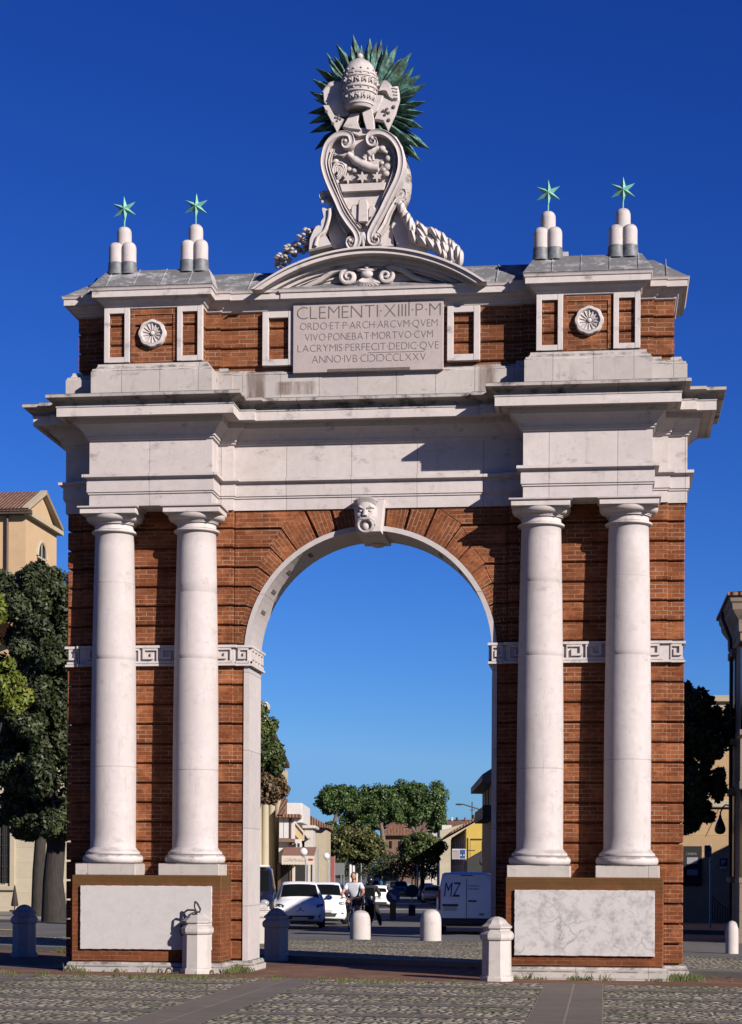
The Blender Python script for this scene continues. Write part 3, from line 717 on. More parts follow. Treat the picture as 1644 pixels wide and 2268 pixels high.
# relief inside the shield
mb=MB()
mb.prism(WP([(445,815),(1060,790),(1035,890),(475,915)]),YS-.045,YS+.05,0,None,.01)
def star6(cx,cy,r):
    q=WP([(cx+r*(1 if k%2==0 else .5)*math.cos(math.pi/2+math.pi*k/6),cy-r*(1 if k%2==0 else .5)*math.sin(math.pi/2+math.pi*k/6)) for k in range(12)]); mb.prism(q,YS-.05,YS+.05,0,None,.01)
star6(555,735,80); star6(745,725,85); star6(940,715,75)
def rel(pts,r,y=YS-.02,flat=1): strap(pts,r,y,flat=flat)
rel(smooth([(380,400),(470,420),(560,410),(640,480),(740,540),(860,580),(960,590)]),[.018]*4+[.024]*4+[.05]*4+[.07]*4+[.08]*4+[.075]*5)   # arm
for a in((370,375),(360,400),(375,425)): rel([(470,405),(420,400),a],[.025,.016,.01])
rel(smooth([(760,460),(830,400),(920,345),(990,340)]),[.03]*4+[.06]*4+[.05]*5)
for a in((780,480),(830,470),(880,470)): rel([(a[0],a[1]-70),(a[0]+10,a[1]+20)],.022)
mb.ell((W(*c6(1010,345))[0],YS-.03,W(*c6(1010,345))[1]),(.06,.06,.055)); rel([(1030,360),(1080,390)],[.04,.025]); rel([(1000,310),(1020,280)],[.02,.01])
for cx,cy,r in((1090,460,.055),(1075,570,.06),(1060,660,.055),(1000,520,.04),(1030,610,.045)):
    q=W(*c6(cx,cy)); mb.ell((q[0],YS-.0,q[1]),(r,.04,r))
for k in range(3):
    rr=34+26*k; rel([(440+rr*math.cos(t)*1.0,620+rr*1.3*math.sin(t)) for t in[R(-200+20*i) for i in range(14)]],.014)
    rel([(400+rr*.8*math.cos(t),660+rr*math.sin(t)) for t in[R(-180+20*i) for i in range(14)]],.012)
for cx,cy in((395,770),(390,500),(420,545),(500,560),(560,600),(640,620)):
    q=W(*c6(cx,cy)); mb.ell((q[0],YS,q[1]),(.05,.03,.04))
# the hills: three round-headed posts
def post2(x0,x1,y0,y1,d):
    xm=(x0+x1)/2; r=(x1-x0)/2
    q=WP([(x0,y1),(x0,y0)]+[(xm-r*math.cos(t),y0-r*math.sin(t)) for t in[math.pi*i/8 for i in range(1,8)]]+[(x1,y0),(x1,y1)]); mb.prism(q,YS-d,YS+.05,0,None,.015)
post2(700,825,1070,1330,.09); post2(600,695,1130,1290,.05); post2(830,925,1150,1260,.05)
mb.build('shield_relief',M['stone'],sh)
# stem behind, side volutes, garlands
mb=MB()
q=WP([(330,1060),(280,1440),(340,1620),(1150,1580),(1130,1330),(1190,1060)]); mb.prism(q[::-1],YS+.14,.35,0)
mb.prism(WP([(1215,1050),(1300,1200),(1420,1420),(1560,1560),(1600,1680),(1300,1640),(1190,1575),(1110,1330),(1170,1150)]),YS+.10,.3,0,None,.02)
mb.prism(WP([(215,1115),(312,1120),(318,1260),(285,1380),(240,1450),(345,1630),(30,1700),(35,1560),(80,1430),(110,1370),(150,1345),(190,1360),(205,1270),(245,1225)]),YS-.03,.25,0,None,.03)
ribbon(smooth([(250,965),(205,970),(205,930),(260,915),(340,980),(400,1130),(470,1300),(560,1440)]),.08,YS-.02,.14)
strap(smooth([(205,1040),(280,1030),(330,1090)]),.035,YS+.0); ribbon(smooth([(1250,905),(1290,890),(1290,950),(1220,990),(1120,1150),(1040,1330),(960,1450)]),.08,YS-.02,.14)
strap([(1300,1020),(1240,1010),(1200,1060)],.035,YS)
strap(smooth([(310,1130),(300,1260),(245,1420),(160,1500),(120,1620)]),[.03]*17,YS-.05)
base=mb.build('shield_base',M['stone'],sh)
# right-hand rope of leaves
mb=MB()
P=smooth([(1245,1080),(1290,1180),(1350,1290),(1410,1390),(1500,1470),(1600,1510),(1720,1560),(1840,1640),(1940,1740),(2000,1830)],3)
for i,(a,b) in enumerate(P):
    q=W(*c6(a,b),YS+.05); r=.07+.05*min(1,i/9); nx=P[min(i+1,len(P)-1)]; pv=P[max(i-1,0)]; an=math.atan2(nx[1]-pv[1],nx[0]-pv[0])
    for off in((0,) if i<10 else (-.6,.1,.7)):
        mb.M=Matrix.Translation((q[0]-off*r*math.sin(an),YS+.03+random.uniform(-.05,.1),q[1]-off*r*math.cos(an)))@Matrix.Rotation(an+R(35),4,'Y'); mb.ell((0,0,0),(r*1.15,r,.05),10,6); mb.M=None
mb.build('leaf_garland',M['stone'],sh)
mb=MB()
for k in range(110):
    t=random.random(); x=612+t*85; y=585-t*62+random.uniform(-30,12)*(.45+.55*t)
    q=at(x,y,-.1); mb.ell((q.x,-.12+random.uniform(-.12,.25),q.z),(.042,.05,.026),8,6)
mb.build('fruit_garland',M['stone'],sh)
# rounded back of the cartouche seen at the edge
mb=MB(); q=at(903,410,.15); mb.ell((q.x-.10,.15,q.z),(.17,.16,.42),16,12); mb.build('cartouche_back',M['weather'],sh)
# tiara
cx,cz0=W(797,243); k=(W(797,130)[1]-cz0)/113*113
mb=MB(); Yt=YS-.02
pr=[(795-760,243-238,0)]
prof=[(.205,-.02),(.215,.0),(.228,.03),(.218,.05)]
H=.775
for i in range(1,13):
    t=i/12; r=.232+.046*math.sin(math.pi*min(1,t*1.15))-.0
    if t>.62: r=.256*math.sqrt(max(0,1-((t-.62)/.40)**2))
    prof.append((max(r,.05),.05+t*(H-.05)))
mb.lathe((cx,Yt,cz0),[(.12,-.0)]+prof,28); mb.ell((cx,Yt,cz0+H+.055),.052)
def rad(z):
    for (r0,z0),(r1,z1) in zip(prof,prof[1:]):
        if z0<=z<=z1 and z1>z0: return r0+(r1-r0)*(z-z0)/(z1-z0)
    return .2
for zb in(.04,.215,.285,.445,.50):
    mb.lathe((cx,Yt,cz0),[(rad(zb)-.01,zb-.018),(rad(zb)+.016,zb-.012),(rad(zb)+.016,zb+.012),(rad(zb)-.01,zb+.018)],28,cap=False)
for zb,nn in((.10,16),(.335,16)):
    for i in range(nn):
        a=2*math.pi*i/nn; r=rad(zb)+.012; big=(i%2==0)
        mb.tube([(cx+r*math.cos(a+s*.10),Yt+r*math.sin(a+s*.10),cz0+zb+z) for s,z in((-1,0),(-.8,.07),(0,.09 if big else .07),(.8,.07),(1,0))],.013,5)
        mb.ell((cx+(r+.01)*math.cos(a),Yt+(r+.01)*math.sin(a),cz0+zb+.035),.02,6,5)
for i in range(14):
    a=2*math.pi*i/14
    for zb in(.25,.475,.56): r=rad(zb)+.008; mb.ell((cx+r*math.cos(a),Yt+r*math.sin(a),cz0+zb),.017,6,5)
mb.M=None
tia=mb.build('tiara',M['shaft'],sh)
# lappets and drapery beside the tiara
mb=MB()
def slab(pts,y0,y1,f=c5,bev=.012): mb.prism(WP(pts,f,y0),y0,y1,0,None,bev)
slab([(220,870),(295,865),(370,1000),(500,1060),(440,1130),(400,1215)],YS-.06,YS+.06)
slab([(1010,760),(1130,820),(1225,815),(1185,960),(1080,1190),(1020,1080),(930,1060),(900,1060)],YS-.05,YS+.06)
slab([(290,620),(400,590),(500,680),(560,830),(570,1010),(420,1040),(230,830),(220,690)],YS+.02,YS+.2)
slab(smooth([(930,690),(980,565),(1040,525),(1110,570),(1160,650),(1215,612),(1225,800),(1130,805),(1060,725),(1000,680),(930,690)],3)[:-1],YS-.05,YS+.12,c5,.04)
strap(smooth([(490,760),(470,640),(390,610),(300,640),(240,720)]),[.05]*4+[.08]*4+[.07]*4+[.05]*5,YS+.06,c5)
for k in range(6): strap([(900+k*22,740+k*2),(860+k*14,1000-k*10)],.022,YS-.05,c5)
slab([(740,960),(860,860),(900,1060),(900,1210),(800,1200),(760,1080)],YS-.08,YS+.08)
slab([(580,985),(705,975),(680,1080),(720,1200),(540,1180),(480,1160)],YS-.06,YS+.08)
for k in range(4): strap([(1140+10*k,640+45*k),(1215,655+40*k)],.016,YS-.05,c5)
slab([(560,1180),(900,1170),(860,1260),(700,1290),(610,1240)],YS-.02,YS+.1)
mb.build('lappets',M['stone'],sh)
for cx_,cy_,s in((1060,960,50),(420,1050,45)):
    mb=MB()
    for a in range(4):
        t=R(20+90*a); mb.prism(WP([(cx_,cy_),(cx_+s*math.cos(t-.35),cy_+s*math.sin(t-.35)),(cx_+s*1.1*math.cos(t),cy_+s*1.1*math.sin(t)),(cx_+s*math.cos(t+.35),cy_+s*math.sin(t+.35))],c5,YS-.06),YS-.068-.001*a,YS-.04,0)
    mb.build('pierced_cross',M['engrave'],sh)
for a,b in((1160,895),(1095,1070),(265,960),(350,1120)):
    mb=MB(); q=W(*c5(a,b),YS-.06); mb.ell((q[0],YS-.055,q[1]),(.03,.018,.03)); mb.build('pierced_hole',M['engrave'],sh)
# bronze sunburst
mb=MB(); c=at(814,240,.12); n=58
for i in range(n):
    a=2*math.pi*i/n+random.uniform(-.03,.03); da=math.pi/n; big=(i%2==0)
    ex=math.hypot(.90*math.sin(a),1.10*math.cos(a)); L=ex*(1.0 if big else .87)+random.uniform(-.05,.05)
    if 2.1<a<2.8: L+=.14
    tilt=.14*math.sin(a*3)+(.05 if big else -.05); Y=.12+.035*(i%3)-.035
    def pp(r,aa,y): return (c.x+r*math.sin(aa),Y+y,c.z+r*math.cos(aa))
    w=da*1.65; bent=random.uniform(-.05,.05)
    i0=mb.P(pp(.25,a-w,0)); i1=mb.P(pp(.25,a,-.05)); i2=mb.P(pp(.25,a+w,0))
    m0=mb.P(pp(L*.80,a-w*1.05,tilt*.3)); m1=mb.P(pp(L*.86,a,tilt*.3-.11)); m2=mb.P(pp(L*.80,a+w*1.05,tilt*.3))
    tip=mb.P(pp(L*1.06,a+bent,tilt*.6-.05))
    for q in([i0,i1,m1,m0],[i1,i2,m2,m1],[m0,m1,tip],[m1,m2,tip]): mb.F(q)
sb=mb.build('sunburst',M['patina'],sh,fix=False)
md=sb.modifiers.new('thick','SOLIDIFY'); md.thickness=.02
mb=MB(); mb.tube([(c.x+.55,.25,c.z-1.2),(c.x+.62,.2,c.z-.75)],.03,6); mb.box(c.x-.5,c.x+.5,.16,.22,c.z-1.0,c.z+.3); mb.build('iron_stay',plain('rusted stay',(.16,.06,.02),.8),sh)
# ================================================================== GROUND
def cobble_mat():
    m,t,b=newmat('river cobbles'); p=coords(t,'pos',(1,1.25,1))
    wv=N(t,'ShaderNodeTexNoise'); wv.inputs['Scale'].default_value=2.2; t.links.new(p,wv.inputs['Vector'])
    q=mixc(t,.06,p,wv.outputs['Color'])
    v=N(t,'ShaderNodeTexVoronoi',feature='F1'); v.inputs['Scale'].default_value=9.5; t.links.new(q,v.inputs['Vector'])
    e=N(t,'ShaderNodeTexVoronoi',feature='DISTANCE_TO_EDGE'); e.inputs['Scale'].default_value=9.5; t.links.new(q,e.inputs['Vector'])
    sp=N(t,'ShaderNodeSeparateColor'); t.links.new(v.outputs['Color'],sp.inputs[0])
    st=ramp(t,sp.outputs[0],[(0,(.16,.13,.09)),(.3,(.36,.30,.21)),(.6,(.54,.455,.33)),(.85,(.28,.225,.155)),(1,(.66,.57,.43))]).outputs[0]
    gap=ramp(t,e.outputs['Distance'],[(.05,1),(.16,0)]).outputs[0]
    n=noisetex(t,p,.55,5,.65); gr=ramp(t,n,[(.50,0),(.60,1)]).outputs[0]
    soil=mixc(t,gr,(.035,.030,.024),(.060,.070,.020))
    wide=ramp(t,e.outputs['Distance'],[(.14,1),(.30,0)]).outputs[0]
    gap=mixc(t,gr,gap,wide)
    c=mixc(t,gap,st,soil); t.links.new(c,b.inputs['Base Color']); b.inputs['Roughness'].default_value=.85
    h=ramp(t,e.outputs['Distance'],[(0,0),(.35,1)]).outputs[0]; bump(t,b,h,.9,.05); return m
def flag_mat():
    m,t,b=newmat('grey flagstone'); p=coords(t)
    bt=N(t,'ShaderNodeTexBrick'); bt.offset=.0; t.links.new(coords(t,'uv',(1,1,1),(-.36,.2,0)),bt.inputs['Vector'])
    for k,vv in(('Scale',1),('Brick Width',.42),('Row Height',.98),('Mortar Size',.012),('Mortar Smooth',.3)): bt.inputs[k].default_value=vv
    bt.inputs['Color1'].default_value=(.118,.095,.076,1); bt.inputs['Color2'].default_value=(.145,.117,.094,1); bt.inputs['Mortar'].default_value=(.25,.21,.165,1)
    n=noisetex(t,p,3,6,.7); c=mixc(t,.7,bt.outputs['Color'],ramp(t,n,[(.3,(.55,.55,.55)),(.7,(1.1,1.05,1.0))]).outputs[0],'MULTIPLY')
    t.links.new(c,b.inputs['Base Color']); b.inputs['Roughness'].default_value=.7; bump(t,b,noisetex(t,p,22,4),.25,.01); return m
def asphalt_mat(name,a,bc):
    m,t,b=newmat(name); p=coords(t)
    n=noisetex(t,p,.35,5,.6); n2=noisetex(t,p,60,3,.6); n3=noisetex(t,coords(t,'pos',(.6,.12,1)),1.2,5,.6)
    c=ramp(t,n,[(.3,a),(.7,bc)]).outputs[0]; c=mixc(t,.5,c,ramp(t,n2,[(.3,.6),(.7,1.4)]).outputs[0],'MULTIPLY'); c=mixc(t,ramp(t,n3,[(.55,0),(.7,.5)]).outputs[0],c,tuple(x*.6 for x in a))
    t.links.new(c,b.inputs['Base Color']); b.inputs['Roughness'].default_value=.8; bump(t,b,n2,.3,.006); return m
M['cobble']=cobble_mat(); M['flag']=flag_mat(); M['asphalt']=asphalt_mat('road asphalt',(.085,.078,.072),(.125,.115,.106))
M['earth']=asphalt_mat('dusty ground',(.10,.09,.075),(.15,.135,.115))
M['brickwalk']=brickmat('brick paving',(.155,.08,.052),(.20,.11,.07),(.11,.08,.055),.22,.11,.008)
M['white_line']=plain('worn road paint',(.55,.55,.54),.7,.25,6); M['yellow_line']=plain('yellow road paint',(.5,.33,.05),.7,.25,6)
M['kerb']=stonemat('kerb stone',(.21,.195,.18),.3,.3,.2)
def sheet(name,c,dz,mat,nx=1,ny=1,parent=None):
    # c: four corners (x,y) counter-clockwise, laid on the terrain
    mb=MB(); g=[]
    for j in range(ny+1):
        row=[]
        for i in range(nx+1):
            a=Vector(c[0]).lerp(Vector(c[1]),i/nx); b=Vector(c[3]).lerp(Vector(c[2]),i/nx); q=a.lerp(b,j/ny)
            row.append(mb.P((q.x,q.y,gz(q.x,q.y)+dz)))
        g.append(row)
    for j in range(ny):
        for i in range(nx): mb.F([g[j][i],g[j][i+1],g[j+1][i+1],g[j+1][i]])
    o=mb.build(name,mat,parent,fix=False); 
    if parent is None: o['kind']='structure'
    return o
mb=MB(); xs=[-900,-300,-120,-60,-30,-12,-6,0,6,12,30,60,120,300,900]; ys=[-120,-60,-31,-12,0,6,9,12,15,18,21,40,70,100,125,160,200,240,300,450,900,2000]
g=[[mb.P((x,y,gz(x,y)-.05)) for x in xs] for y in ys]
for j in range(len(ys)-1):
    for i in range(len(xs)-1): mb.F([g[j][i],g[j][i+1],g[j+1][i+1],g[j+1][i]])
tag(mb.build('ground',M['earth'],fix=False),kind='structure')
YB=-2.05
sheet('cobbled_square',[(-45,-31),(45,-31),(45,YB),(-45,YB)],0,M['cobble'],20,2)
for x in(-9.30,-5.10,-.90,3.30,7.50,11.70): sheet('flagstone_path',[(x-.42,-31),(x+.42,-31),(x+.42,YB),(x-.42,YB)],.008,M['flag'],1,2)
for y in(-3.35,-5.15,-6.95,-8.75,-10.55,-12.4):
    sheet('flagstone_path',[(-45,y-.19),(45,y-.19),(45,y+.19),(-45,y+.19)],.004,M['flag'],20,1)
def yk(x): return 3.1-.48*x if -12<x<9 else (8.86 if x<=-12 else -1.22)
xs=[-60,-12,-9,-6,-4,-2,0,2,4,6,9,40]
mb=MB()
for a,b in zip(xs,xs[1:]):
    q=[(a,YB),(b,YB),(b,yk(b)),(a,yk(a))]
    mb.poly([(x,y,gz(x,y)) for x,y in q])
    if 0:pass
tag(mb.build('brick_walkway',M['brickwalk'],fix=False),kind='structure')
def yf(x): 
    pts=[(-60,18),(-6,15.5),(1.5,15.0),(3.5,11),(6.5,6.2),(9,3),(40,2.5)]
    for (x0,y0),(x1,y1) in zip(pts,pts[1:]):
        if x0<=x<=x1: return y0+(y1-y0)*(x-x0)/(x1-x0)
KH=.10
xs=[-60,-12,-9,-6,-4,-2,0,1.5,2.5,3.5,5,6.5,9,40]
mk=MB(); mc=MB()
for a,b in zip(xs,xs[1:]):
    def pt(x,t,dz): 
        y=yk(x)+t if t>=0 else yf(x)+t
        return (x,y,gz(x,y)+dz)
    # front kerb
    mk.poly([(a,yk(a),gz(a,yk(a))-.05),(b,yk(b),gz(b,yk(b))-.05),pt(b,0,KH),pt(a,0,KH)]); mk.poly([pt(a,0,KH),pt(b,0,KH),pt(b,.75,KH),pt(a,.75,KH)])
    mk.poly([pt(a,-.45,KH),pt(b,-.45,KH),(b,yf(b),gz(b,yf(b))+KH),(a,yf(a),gz(a,yf(a))+KH)])
    mk.poly([(a,yf(a),gz(a,yf(a))+KH),(b,yf(b),gz(b,yf(b))+KH),(b,yf(b),gz(b,yf(b))-.05),(a,yf(a),gz(a,yf(a))-.05)])
    mc.poly([pt(a,.75,KH-.004),pt(b,.75,KH-.004),pt(b,-.45,KH-.004),pt(a,-.45,KH-.004)])
tag(mk.build('kerb',M['kerb'],fix=False),kind='structure'); tag(mc.build('cobbled_strip',M['cobble'],fix=False),kind='structure')
mb=MB(); ys=[0,3,6,9,12,15,18,21,40,70,100,125,160,200,240,330]
xs2=[-60,-12,-6,0,6,12,60]
for y0,y1 in zip(ys,ys[1:]):
    for a,b in zip(xs2,xs2[1:]): mb.poly([(x,y,gz(x,y)-.012) for x,y in((a,y0),(b,y0),(b,y1),(a,y1))])
tag(mb.build('road',M['asphalt'],fix=False),kind='structure')
mb=MB()
for x0,x1,y,h in((775,1000,1970,1.6),(790,1010,1984,1.6),(800,960,2000,1.3),(800,1010,2013,1.0)):
    a=gnd(x0,y,230); b=gnd(x1,y,230); d=a.y*.012
    mb.poly([(p[0],p[1],gz(p[0],p[1])+.004) for p in((a.x,a.y-d),(b.x,a.y-d),(b.x,a.y+d),(a.x,a.y+d))])
a=gnd(800,2046);b=gnd(905,2025);
mb.poly([(p[0],p[1],gz(p[0],p[1])+.004) for p in((a.x,a.y),(b.x,b.y),(b.x-.1,b.y+.5),(a.x-.1,a.y+.5))])
a=gnd(985,2066);b=gnd(1083,2067)
mb.poly([(p[0],p[1],gz(p[0],p[1])+.004) for p in((a.x,a.y),(b.x,b.y),(b.x,b.y+.3),(a.x,a.y+.3))])
tag(mb.build('road_marking',M['white_line'],fix=False),kind='structure')
mb=MB(); a=gnd(0,2056); b=gnd(62,2061); c=gnd(245,2045)
mb.poly([(p[0],p[1],gz(p[0],p[1])+.004) for p in((a.x-3,a.y+.2),(b.x,b.y),(b.x,b.y+1.0),(a.x-3,a.y+1.2))])
tag(mb.build('yellow_road_marking',M['yellow_line'],fix=False),kind='structure')
# far-side pavement at the right and at the left of the cross street
def island(name,pts,h,mat):
    mb=MB(); n=len(pts); top=[mb.P((x,y,gz(x,y)+h)) for x,y in pts]; bot=[mb.P((x,y,gz(x,y)-.1)) for x,y in pts]
    mb.F(top)
    for i in range(n): mb.F([top[i],bot[i],bot[(i+1)%n],top[(i+1)%n]])
    return tag(mb.build(name,mat),kind='structure')
M['paving']=asphalt_mat('pale paving',(.17,.155,.135),(.24,.22,.19))
a=gnd(1515,2067); b=gnd(1644,2077)
island('pavement',[(a.x-9,a.y+14),(a.x-1.5,a.y+2),(a.x,a.y),(b.x+14,b.y-4),(b.x+30,b.y+60),(a.x-9,a.y+60)],.12,M['kerb'])
a=gnd(0,2040); b=gnd(225,2035)
island('pavement',[(a.x-30,a.y),(b.x+1,b.y),(b.x+3,b.y+60),(a.x-30,a.y+60)],.10,M['paving'])
# ------------------------------------------------------------------ grass tufts growing at the foot of the arch
M['grass']=plain('dry green grass',(.085,.095,.025),.8,.4,3)
mb=MB(); random.seed(9)
def tuft(x,y,n,h):
    for i in range(n):
        a=random.random()*6.28; r=random.random()*.10; bx,by=x+r*math.cos(a),y+r*math.sin(a)*.6; l=h*random.uniform(.5,1.2); t=random.random()*6.28; z=gz(bx,by)
        ex,ey=bx+math.cos(t)*l*.6,by+math.sin(t)*l*.6; w=.006
        mb.poly([(bx-w,by,z),(bx+w,by,z),((bx+ex)/2+w,(by+ey)/2,z+l*.7),((bx+ex)/2-w,(by+ey)/2,z+l*.7)]); mb.poly([((bx+ex)/2-w,(by+ey)/2,z+l*.7),((bx+ex)/2+w,(by+ey)/2,z+l*.7),(ex,ey,z+l)])
for k in range(46):
    sg=random.choice((-1,1)); x=sg*random.uniform(2.2,4.7); tuft(x,-.97-random.random()*.08,random.randint(4,12),random.uniform(.03,.075) if k%7 else .12)
for k in range(26): tuft(random.uniform(-2.2,-1.85),-.98+random.random()*.95,14,random.uniform(.05,.13))
for k in range(44): tuft(random.uniform(4.72,5.2),-.85+random.random()*.9,12,random.uniform(.04,.11))
for k in range(40): x=random.uniform(-7,-5.1); tuft(x,yk(x)-.1-random.random()*.2,14,random.uniform(.05,.14))
for k in range(90): x=random.uniform(-6,1.9); tuft(x,YB-random.random()*.9,9,random.uniform(.03,.07))
tag(mb.build('grass',M['grass'],fix=False),kind='stuff')
# ------------------------------------------------------------------ stone bollards
def octo():
    mb=MB(); mb.lathe((0,0,0),[(.26,-.05),(.26,.05),(.245,.075),(.228,.085),(.222,.60),(.25,.62),(.262,.65),(.262,.70),(.235,.735),(.205,.755),(.205,.775),(.232,.79),(.235,.815),(.205,.835),(.175,.86),(.13,.915),(.08,.945),(.03,.96)],8,0,False,R(14))
    return mb.build('octagonal_bollard',M['bollard'])
ob=octo(); b0=gnd(436,2154); ob.location=(b0.x,b0.y,b0.z)
tag(ob,'octagonal white stone bollard with a bent iron hook, before the plain marble panel','bollard',group='octagonal stone bollards')
def place_b(x,y,label,rz=0,src=ob,s=1):
    p=gnd(x,y); o=src.copy(); COL.objects.link(o); o.location=(p.x,p.y,p.z+(KH if yk(p.x)<p.y<yf(p.x) else 0)); o.rotation_euler=(0,0,rz); o.scale=(s,s,s); o['label']=label; return o
place_b(1100,2171,'octagonal white stone bollard in front of the right pier near the white van',R(3))
place_b(612,2127,'dark shaded octagonal stone bollard inside the archway beside the white hatchback',R(10))
place_b(54,2117,'octagonal stone bollard left of the arch, shaded with one bright edge',R(20))
place_b(578,2098,'sunlit collared stone bollard half hidden behind the left jamb',R(25),s=.92)
mb=MB()
H=[(-.23,-.06,.58),(-.235,-.08,.80),(-.20,-.10,.93),(-.12,-.13,.985),(-.02,-.15,.985),(.03,-.16,.955),(.075,-.16,.955),(.09,-.16,1.0),(.04,-.16,1.09),(.0,-.16,1.12)]
mb.tube(H,.016,7); mb.tube([(0,-.16,1.12),(-.005,-.16,1.03),(.02,-.15,.97)],.012,6)
mb.ell((-.225,-.06,.66),(.04,.04,.05),8,6); mb.build('iron_hook',M['iron'],ob); mb=MB()
mb.tube([(-.40+.05*math.cos(t),-.18,.02+.06*math.sin(t)) for t in[R(-60+30*i) for i in range(11)]],.012,6); mb.tube([(-.38,-.17,.0),(-.25,-.14,.02)],.012,6)
mb.build('iron_ring',M['iron'],ob)
mb=MB(); mb.lathe((0,0,0),[(.255,-.05),(.252,.40),(.245,.52),(.225,.61),(.19,.68),(.14,.72),(.07,.745),(.01,.75)],24)
rb=mb.build('round_bollard',M['bollard']); tag(rb,'sunlit round-topped stone bollard in front of the cyclist','bollard',group='round-topped stone bollards')
p=gnd(798,2088); rb.location=(p.x,p.y,gz(p.x,p.y)+.05)
place_b(954,2092,'round-topped stone bollard in dappled shade left of the white van',R(40),rb)
place_b(1621,2110,'grey round-topped stone bollard by the road at the right edge',R(70),rb); _f=[x for x in bpy.data.objects if x.name.startswith('round_bollard')][-1]; _f.scale=(.55,.55,.94)

M['litter']=plain('fallen leaf brown',(.22,.13,.06),.8,.4,3)
mb=MB(); random.seed(33)
for k in range(150):
    x=random.choice((random.uniform(4.9,8.5),random.uniform(-7.5,-5),random.uniform(-2,2))); y=yk(x)-random.random()**2*1.2-.03; a=random.random()*6.28; s_=random.uniform(.03,.06); z=gz(x,y)+.012
    mb.poly([(x+s_*math.cos(a+q),y+s_*.7*math.sin(a+q),z+random.uniform(0,.015)) for q in(0,1.57,3.14,4.71)])
tag(mb.build('fallen_leaves',M['litter'],fix=False),kind='stuff')
# ================================================================== TREES
random.seed(21)
def leafmat(name,cols,rough=.55,brown=None):
    m,t,b=newmat(name); p=coords(t)
    wn=N(t,'ShaderNodeTexNoise'); wn.inputs['Scale'].default_value=1.1; wn.inputs['Detail'].default_value=3; t.links.new(p,wn.inputs['Vector'])
    gi=N(t,'ShaderNodeNewGeometry'); ri=gi.outputs['Random Per Island']
    k=mathn(t,'ADD',mathn(t,'MULTIPLY',wn.outputs['Fac'],.6),mathn(t,'MULTIPLY',ri,.4))
    c=ramp(t,k,[(.3,cols[0]),(.52,cols[1]),(.72,cols[2])]).outputs[0]
    t.links.new(c,b.inputs['Base Color']); b.inputs['Roughness'].default_value=rough; b.inputs['Specular IOR Level'].default_value=.35
    tr=N(t,'ShaderNodeBsdfTranslucent'); t.links.new(c,tr.inputs[0]); mx=N(t,'ShaderNodeMixShader'); mx.inputs[0].default_value=.22
    t.links.new(b.outputs[0],mx.inputs[1]); t.links.new(tr.outputs[0],mx.inputs[2]); t.links.new(mx.outputs[0],t.nodes['Material Output'].inputs[0])
    return m
def barkmat(name,a,bc):
    m,t,b=newmat(name); n=noisetex(t,coords(t,'pos',(9,9,1.6)),1.5,7,.7)
    t.links.new(ramp(t,n,[(.35,a),(.65,bc)]).outputs[0],b.inputs['Base Color']); b.inputs['Roughness'].default_value=.9; bump(t,b,n,.8,.04); return m
L_OAK=leafmat('dark evergreen leaves',[(.015,.022,.008),(.036,.048,.016),(.080,.095,.036)])
L_YEL=leafmat('yellow-green leaves',[(0.060,0.085,0.010),(0.120,0.150,0.017),(0.190,0.200,0.025)])
L_MIX=leafmat('green leaves',[(0.029,0.051,0.014),(0.064,0.093,0.022),(0.112,0.131,0.030)])
L_BRN=leafmat('browning leaves',[(0.053,0.038,0.019),(0.112,0.072,0.033),(0.180,0.112,0.054)])
L_PINE=leafmat('pine needles',[(0.023,0.046,0.013),(0.053,0.099,0.024),(0.104,0.162,0.036)])
L_LIME=leafmat('autumn lime leaves',[(0.037,0.051,0.014),(0.085,0.093,0.026),(0.145,0.133,0.040)])
BARK=barkmat('grey-brown bark',(.012,.009,.007),(.038,.028,.021)); BARKP=barkmat('pine bark',(.10,.07,.05),(.21,.155,.115))
def leaves(mb,c,r,n,sz,inner=.55,flat=0):
    for i in range(n):
        z=random.uniform(-1,1); a=random.random()*6.283; q=math.sqrt(1-z*z); d=Vector((q*math.cos(a),q*math.sin(a),z)); k=random.uniform(inner,1.04)
        p=Vector(c)+Vector((d.x*r[0]*k,d.y*r[1]*k,d.z*r[2]*k))
        nn=(d*.9+Vector((random.uniform(-1,1),random.uniform(-1,1),random.uniform(-.6,1.2)))).normalized()
        u=nn.cross(Vector((random.uniform(-1,1),random.uniform(-1,1),random.uniform(-1,1)))).normalized(); v=nn.cross(u); s=sz*random.uniform(.6,1.25)
        a0=mb.P(p-u*s*.5); a1=mb.P(p+v*s*.28); a2=mb.P(p+u*s*.55); a3=mb.P(p-v*s*.28); mb.F([a0,a1,a2,a3])
def crown_of(mb,clumps,per,sz,inner=.5,sub=9,fr=(.30,.48)):
    for c,r in clumps:
        nsub=sub; 
        for k in range(nsub):
            z=random.uniform(-.75,1); a=random.random()*6.283; q=math.sqrt(max(0,1-z*z)); kk=random.uniform(.45,.92)
            cc=(c[0]+r[0]*q*math.cos(a)*kk,c[1]+r[1]*q*math.sin(a)*kk,c[2]+r[2]*z*kk); f=random.uniform(*fr)
            leaves(mb,cc,(r[0]*f,r[1]*f,r[2]*f),int(per/nsub),sz,inner)
